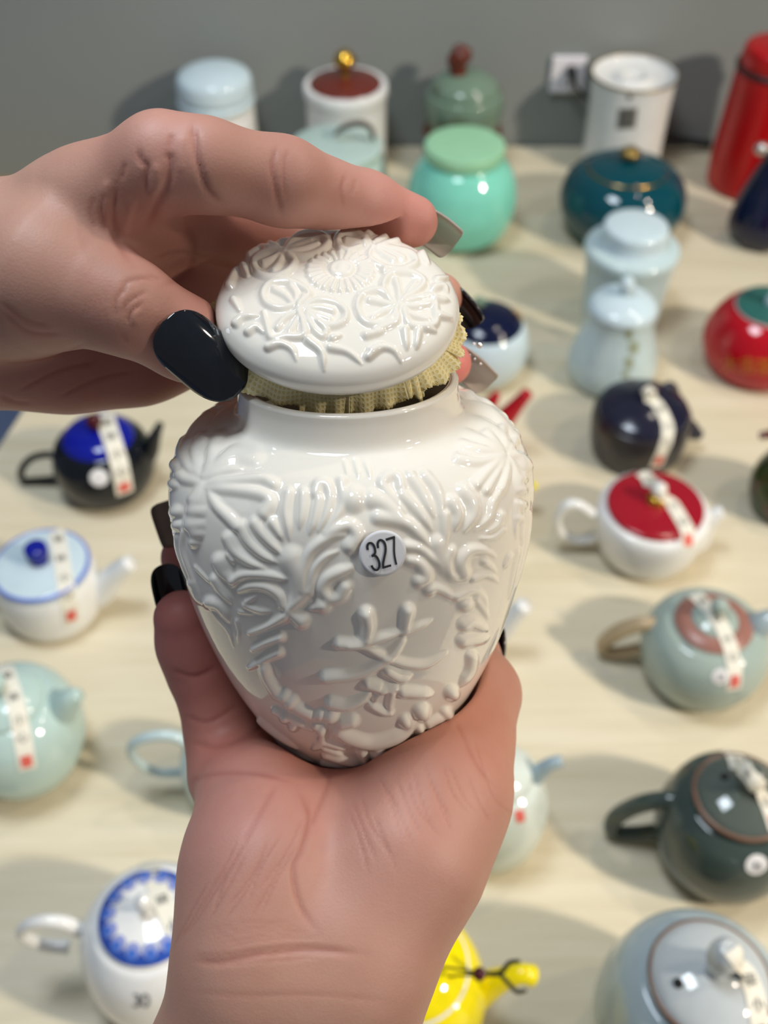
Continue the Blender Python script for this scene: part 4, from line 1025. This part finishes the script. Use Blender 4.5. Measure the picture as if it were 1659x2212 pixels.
def jar_sdf(P):
    q = P - JO; z = q @ JA; r = np.sqrt((q @ JE1) ** 2 + (q @ JE2) ** 2)
    R = np.interp(z, PZ, PR) + .0012
    return np.maximum(np.maximum((r - R) * .85, -z - .0006), z - .1022)
def lid_sdf(P):
    q = P - LO; z = q @ LA; r = np.sqrt((q @ LE1) ** 2 + (q @ LE2) ** 2)
    return np.maximum(r - .0289, np.abs(z - .002) - .0072)

def skin_mat():
    t = NT('skin'); at_ = t.n('ShaderNodeAttribute', attribute_name='tone'); col = at_.outputs['Color']
    m = t.noise(160, 4, .6, t.coords()); m2 = t.noise(45, 3, .6, t.coords())
    c = t.mix(t.math('MULTIPLY', m, .30), col, srgb(168, 88, 76)); c = t.mix(t.math('MULTIPLY', m2, .30), c, srgb(216, 172, 152))
    t.set(Base_Color=c, Roughness=.52, Specular_IOR_Level=.38, Subsurface_Weight=.22, Subsurface_Radius=(1., .36, .2), Subsurface_Scale=.0035)
    v = t.n('ShaderNodeTexVoronoi'); v.inputs['Scale'].default_value = 1500; t.l(t.coords(), v.inputs['Vector'])
    h = t.math('ADD', t.math('MULTIPLY', v.outputs['Distance'], .5), t.math('MULTIPLY', t.noise(900, 3, .6, t.coords()), .6))
    t.bump(h, .22, .00025); return t.m
M_skin = skin_mat()

def hand_mesh(name, field, root_w, parent, creases, tones, base):
    V, Q = field.surface(); N = vnormals(V, Q)
    U, W = CX + FPX * V[:, 0] / V[:, 2], CY + FPX * V[:, 1] / V[:, 2]
    face = -(N * V).sum(1) / np.linalg.norm(V, axis=1)
    col = np.tile(np.array(srgb(*base)[:3]), (len(V), 1))
    for (u, v, d, r, rgb, k) in tones:
        c = np.array([(u - CX) / FPX * d, (v - CY) / FPX * d, d]); w = np.exp(-((V - c) ** 2).sum(1) / r ** 2) * k
        col = col * (1 - w[:, None]) + np.array(srgb(*rgb)[:3]) * w[:, None]
    dv = np.zeros(len(V)); cr = np.zeros(len(V)); ok = face > .05
    for pts, w, depth in creases:
        P = catmull(pts, 5) if len(pts) > 2 else np.array(pts, float)
        m = ok & (U > P[:, 0].min() - 4 * w) & (U < P[:, 0].max() + 4 * w) & (W > P[:, 1].min() - 4 * w) & (W < P[:, 1].max() + 4 * w); ii = np.nonzero(m)[0]
        if not len(ii): continue
        best = np.full(len(ii), 1e9); bt = np.zeros(len(ii)); L = len(P) - 1
        for k in range(L):
            dd_ = P[k + 1] - P[k]; t = np.clip(((U[ii] - P[k, 0]) * dd_[0] + (W[ii] - P[k, 1]) * dd_[1]) / (dd_ @ dd_ + 1e-9), 0, 1)
            D = np.hypot(U[ii] - P[k, 0] - t * dd_[0], W[ii] - P[k, 1] - t * dd_[1]); mm = D < best; best[mm] = D[mm]; bt[mm] = ((k + t) / L)[mm]
        g = np.exp(-(best / w) ** 2) * np.clip(np.minimum(bt, 1 - bt) * 6, .15, 1)
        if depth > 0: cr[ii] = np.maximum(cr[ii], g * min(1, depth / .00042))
        dv[ii] -= .80 * depth * g
    V = V + N * dv[:, None] * np.clip(face, 0, 1)[:, None]
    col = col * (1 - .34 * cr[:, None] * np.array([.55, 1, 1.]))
    o = mesh_obj(name, cw(V) - root_w, Q.astype(np.int32), M_skin, parent)
    a = o.data.color_attributes.new('tone', 'FLOAT_COLOR', 'POINT')
    a.data.foreach_set('color', np.column_stack([col, np.ones(len(col))]).astype(np.float32).ravel())
    return o

def nail(parent, root_w, u, v, d, D, Nv, w, L, mat, label, arc=70, bow=.0012, square=False):
    P = np.array([(u - CX) / FPX * d, (v - CY) / FPX * d, d]); D = np.array(D, float); D /= np.linalg.norm(D); Nv = np.array(Nv, float); Nv -= D * (Nv @ D); Nv /= np.linalg.norm(Nv); Bv = np.cross(D, Nv)
    n, m = 40, 25; ph = math.radians(arc); Vs = []
    i = np.linspace(0, 1, n); j = np.linspace(-1, 1, m); R = w / 2 / math.sin(ph)
    for off in (0, -.00055):
        for a in i:
            e = 7 if square else 2.5
            wd = math.sqrt(max(0., 1 - (max(0, .34 - a) / .34) ** 2)) * max(.0, 1 - (max(0, a - .5) / .5) ** e * (.97 if not square else .9)) ** .5 + .01
            for b in j:
                th = b * ph * wd
                x = (R + off) * math.sin(th); y = (R + off) * math.cos(th) - R * 1.0
                Vs.append(P + D * (L * a) + Bv * x + Nv * (y + R * (1 - math.cos(ph)) * .5 + bow * (1 - (2 * a - 1) ** 2)))
    Fq = grid_faces(n, m, False); F2 = grid_faces(n, m, False)[:, ::-1] + n * m; rim = []
    ring_ = [q for q in range(m)] + [k * m + m - 1 for k in range(1, n)] + [(n - 1) * m + q for q in range(m - 2, -1, -1)] + [k * m for k in range(n - 2, 0, -1)]
    for k in range(len(ring_)):
        a, b = ring_[k], ring_[(k + 1) % len(ring_)]; rim.append((a, a + n * m, b + n * m, b))
    o = mesh_obj('nail', cw(Vs) - root_w, np.vstack([Fq, F2, np.array(rim)]), mat, parent); o['label'] = label; return o
tb = NT('black gel polish'); tb.set(Base_Color=tb.mix(tb.noise(300, 2, .5, tb.coords()), (.004, .005, .008, 1), (.008, .010, .014, 1)), Roughness=.07, Specular_IOR_Level=.6, Coat_Weight=.15, Coat_Roughness=.03); M_nblack = tb.m
tcn = NT('clear grey gel'); tcn.set(Base_Color=tcn.mix(tcn.noise(260, 3, .6, tcn.coords()), srgb(214, 198, 182), srgb(224, 216, 210)), Roughness=.12, Transmission_Weight=.5, IOR=1.3, Specular_IOR_Level=.6); M_nclear = tcn.m
tsm = NT('smoky gel'); tsm.set(Base_Color=tsm.mix(tsm.noise(260, 3, .6, tsm.coords()), srgb(96, 86, 90), srgb(120, 110, 112)), Roughness=.15, Transmission_Weight=.35, IOR=1.35); M_nsmoke = tsm.m

# ---- hand under the jar (palm up, fingers behind it)
RW = px(660, 2000, .262)
f = Field([-.095, .010, .218], [.046, .172, .372], .00068)
f.chain([(455, 2560, .264, .0200), (500, 2300, .262, .0192), (560, 2110, .258, .0186), (565, 2030, .258, .0178), (570, 1870, .264, .0185), (568, 1740, .279, .0165)], .010)
f.chain([(690, 2560, .264, .0200), (712, 2300, .262, .0194), (735, 2110, .258, .0186), (775, 2030, .260, .0178), (875, 1850, .266, .0185), (945, 1710, .275, .0172), (985, 1590, .288, .0150)], .010)
f.chain([(985, 1590, .288, .0150), (1024, 1500, .299, .0122), (1004, 1418, .315, .0095), (985, 1385, .326, .0080)], .005)
f.chain([(610, 2560, .266, .020), (650, 2110, .262, .0185), (665, 2000, .266, .0155), (725, 1810, .277, .0140), (790, 1690, .292, .0130)], .010)
def jf(x, y, z): return JO + x * JE1 + y * JE2 + z * JA
W0 = np.array([(665 - CX) / FPX * .272, (1960 - CY) / FPX * .272, .272])
for mc in ((.030, -.020, -.014), (.010, -.028, -.015), (-.012, -.024, -.014), (-.031, -.010, -.010)):
    f.cone(W0, jf(*mc), .013, .0115, .012)
f.chain([(560, 1745, .280, .0160), (508, 1668, .299, .0125), (486, 1590, .304, .0106), (432, 1440, .301, .0091), (410, 1390, .298, .0087), (393, 1336, .294, .0078)], .004)
f.chain3([jf(-.012, -.024, -.014), jf(-.036, -.034, .006), jf(-.046, -.034, .032)], [.0115, .0098, .0088], .004)
f.chain([(430, 1320, .322, .0086), (404, 1205, .316, .0077)], .004); f.chain3([jf(-.046, -.034, .032), np.array([(430 - CX) / FPX * .322, (1320 - CY) / FPX * .322, .322])], [.0088, .0086], .004)
f.chain3([jf(.010, -.028, -.015), jf(.000, -.050, .010), jf(-.004, -.058, .040), jf(-.004, -.056, .062)], [.0115, .0096, .0086, .0074], .004)
f.chain3([jf(.030, -.020, -.014), jf(.024, -.046, .010), jf(.024, -.053, .036), jf(.024, -.052, .056)], [.0115, .0096, .0086, .0074], .004)
f.carve(jar_sdf)
lower = empty('hand', RW, 'right hand seen palm up, cupping the jar from below, dark nails', 'hand')
cre = [([(408, 2072), (470, 2078), (560, 2062), (680, 2052), (790, 2062)], 8, .0006), ([(408, 2060), (480, 2062), (600, 2046), (720, 2040)], 4, .00025), ([(440, 2088), (560, 2078), (700, 2066)], 4, .0002), ([(400, 2140), (520, 2150), (700, 2150), (860, 2165)], 6, .00016), ([(402, 1694), (450, 1675), (540, 1668), (640, 1690)], 6, .0006),
 ([(640, 1700), (668, 1760), (655, 1830), (634, 1880), (650, 1960), (690, 2020)], 6, .0006), ([(600, 1690), (560, 1760), (520, 1830)], 6, .0003), ([(410, 1605), (470, 1612), (540, 1588), (590, 1540)], 7, .0008), ([(366, 1446), (420, 1462), (470, 1440)], 6, .0005), ([(398, 1545), (450, 1560), (520, 1520)], 5, .0004), ([(720, 1660), (690, 1740), (670, 1790)], 6, .0004),
 ([(1000, 1590), (1030, 1650), (1060, 1690)], 5, .0003), ([(985, 1560), (1010, 1610)], 4, .0003)]
g_ = np.random.RandomState(3)
for k in range(16):
    x, y = 740 + k * 20 + g_.randn() * 6, 1735 - k * 7 + g_.randn() * 22
    cre.append(([(x, y), (x + 26 + g_.randn() * 5, y + 70), (x + 62 + g_.randn() * 8, y + 150 - k * 3)], 2.8, .00022))
for k in range(13):
    x, y = 660 - k * 17 + g_.randn() * 6, 1760 + k * 10 + g_.randn() * 25
    cre.append(([(x, y), (x - 40 + g_.randn() * 6, y + 80), (x - 90 + g_.randn() * 10, y + 160)], 3.0, .00024))
for k in range(5): cre.append(([(430 + k * 10, 2010 + k * 10), (520 + k * 20, 1995 + k * 8), (640 + k * 20, 1990 + k * 10)], 3.0, .00014))
ton = [(520, 1800, .252, .024, (192, 126, 122), .7), (700, 1700, .275, .02, (190, 112, 98), .6), (960, 1600, .275, .022, (204, 126, 100), .65), (780, 1900, .25, .03, (190, 134, 122), .5), (650, 2200, .245, .045, (188, 144, 120), .8), (420, 1450, .292, .03, (156, 80, 76), .7), (480, 1600, .29, .02, (196, 108, 92), .6), (400, 1250, .30, .022, (190, 100, 104), .7)]
hand_mesh('hand_skin', f, RW, lower, cre, ton, (174, 128, 110))
nail(lower, RW, 380, 1330, .2995, (-.22, -1, -.05), (-.35, .0, 1), .0098, .0148, M_nblack, 'black nail', 62)
nail(lower, RW, 390, 1195, .3235, (-.34, -1, -.05), (-.35, .1, 1), .0094, .0165, M_nsmoke, 'smoky grey nail', 62, square=True)
nail(lower, RW, 1068, 1440, .321, (.06, -1, .1), (.85, .1, .5), .0100, .0120, M_nblack, 'black thumb nail', 62)

# ---- hand lifting the lid
TW = px(120, 620, .262)
f = Field([-.128, -.106, .212], [.030, -.020, .345], .00066)
f.chain([(-330, 640, .278, .0205), (-30, 575, .264, .0180), (185, 455, .250, .0122), (350, 352, .238, .0106)], .010)
f.chain([(-330, 770, .288, .0185), (0, 742, .281, .0150), (150, 765, .284, .0136), (300, 757, .290, .0128), (420, 742, .294, .0108)], .010)
f.chain([(-40, 600, .262, .0185), (30, 602, .255, .0180), (110, 602, .246, .0162), (205, 636, .243, .0101), (285, 668, .243, .0096), (400, 732, .2500, .0087), (462, 772, .2545, .0072)], .006)
f.chain([(100, 590, .262, .0130), (230, 520, .260, .0095), (330, 420, .252, .0085)], .010)
f.chain([(350, 352, .238, .0106), (440, 357, .238, .0098), (610, 392, .246, .0096), (790, 445, .262, .0079), (890, 478, .270, .0066)], .0035)
for mc in ((370, 455, .262, .0105), (385, 570, .280, .0105), (400, 690, .294, .0100)):
    f.chain([(-20, 640, .276, .0150), mc], .010)
f.chain([(370, 455, .262, .0105), (640, 535, .292, .0090), (850, 600, .300, .0078), (950, 640, .297, .0064)], .004)
f.chain([(385, 570, .280, .0105), (650, 670, .314, .0090), (850, 745, .312, .0076), (970, 784, .298, .0063)], .004)
f.chain([(400, 690, .294, .0100), (560, 765, .312, .0086), (700, 800, .322, .0076), (790, 815, .318, .0066)], .004)
f.carve(jar_sdf); f.carve(lid_sdf)
upper = empty('hand', TW, 'left hand reaching from the left edge, pinching the lid with thumb and fingers', 'hand')
cre = [([(418, 262), (420, 300), (428, 350), (448, 410), (480, 440)], 7, .0011), ([(598, 312), (588, 360), (598, 420), (610, 470)], 6, .0006), ([(622, 316), (612, 370), (620, 440)], 4, .0003), ([(748, 374), (738, 410), (742, 450)], 5, .0003), ([(770, 384), (760, 420)], 4, .0002),
 ([(297, 318), (304, 345), (317, 361), (314, 392), (317, 425)], 7, .0008), ([(358, 318), (368, 351), (365, 392), (340, 440), (310, 500)], 9, .0010), ([(253, 399), (243, 453), (246, 493), (257, 525), (290, 575)], 8, .0010), ([(228, 410), (218, 460), (230, 505)], 7, .0005), ([(233, 385), (230, 430), (238, 480)], 9, -.0007), ([(290, 420), (276, 470), (264, 515)], 9, -.0008), ([(335, 350), (340, 390), (330, 425)], 9, -.0006), ([(205, 420), (196, 460), (206, 500)], 6, .0003), ([(270, 350), (262, 390)], 6, .0004), ([(395, 285), (390, 330), (392, 380)], 7, -.0004), ([(372, 290), (366, 320)], 5, .0005),
 ([(262, 640), (272, 612), (300, 600), (340, 606)], 4, .0005), ([(248, 690), (250, 650), (270, 622)], 4, .0005), ([(268, 690), (270, 660), (296, 640), (318, 628)], 4, .0005), ([(280, 700), (284, 674), (310, 652)], 4, .0005), ([(262, 720), (276, 740)], 4, .0004), ([(296, 664), (290, 690), (300, 700)], 7, -.0005), ([(282, 612), (320, 596), (350, 604)], 3.5, .0003),
 ([(0, 652), (50, 690), (110, 706)], 6, .0005), ([(0, 672), (60, 716), (140, 722)], 5, .0004), ([(0, 790), (120, 770), (190, 740)], 6, .0008), ([(30, 850), (130, 800), (220, 780)], 5, .0004), ([(120, 862), (210, 820), (300, 800)], 5, .0004), ([(0, 852), (30, 868), (70, 872)], 6, .0006), ([(400, 470), (420, 530), (400, 590), (350, 620)], 7, .0006), ([(330, 560), (390, 545), (460, 560)], 6, .0004)]
for k in range(5): cre.append(([(190 + k * 12, 640 - k * 8), (178 + k * 12, 690 - k * 4), (190 + k * 12, 720)], 2.6, .00014))
ton = [(340, 420, .25, .016, (214, 128, 108), .8), (400, 560, .27, .03, (170, 92, 80), .8), (880, 490, .262, .016, (216, 138, 130), .8), (700, 420, .252, .02, (206, 146, 134), .5), (430, 740, .236, .012, (190, 124, 114), .6), (220, 800, .27, .04, (160, 84, 76), .75), (980, 785, .292, .012, (226, 120, 118), .9), (60, 500, .245, .03, (202, 166, 144), .6), (290, 660, .23, .008, (160, 112, 84), .35), (370, 300, .23, .010, (218, 160, 146), .6)]
hand_mesh('hand_skin', f, TW, upper, cre, ton, (179, 134, 113))
nail(upper, TW, 350, 694, .2366, (1, .90, .50), (-.05, -.06, -1), .0146, .0232, M_nblack, 'long glossy black thumb nail', 54, .0014)
nail(upper, TW, 902, 470, .2725, (.84, .55, .12), (.40, -.72, .62), .0118, .0120, M_nclear, 'clear grey nail', 66, square=True)
nail(upper, TW, 966, 628, .2985, (.62, .72, .12), (.62, -.5, .55), .0115, .0130, M_nblack, 'black nail', 66)
nail(upper, TW, 978, 762, .3000, (.76, .62, .10), (.42, -.66, .66), .0112, .0142, M_nclear, 'clear grey nail with tiny gems', 66, square=True)

gem = upper.children[-1]
M_gem = plain('silver gem', (225, 222, 220), .12, Metallic=.9)
for u, v, r in ((1036, 746, 7), (1024, 742, 4), (1006, 760, 3.5), (1016, 768, 3.5), (1026, 776, 3.5), (1038, 786, 3)):
    c = px(u, v, .2965) - TW; R = r * .2965 / FPX; th = np.linspace(-np.pi / 2, np.pi / 2, 8)
    V, Fq = lathe_geo(np.column_stack([R * np.cos(th), R * np.sin(th)]), 12)
    mesh_obj('gem', V + c, Fq, M_gem, gem)
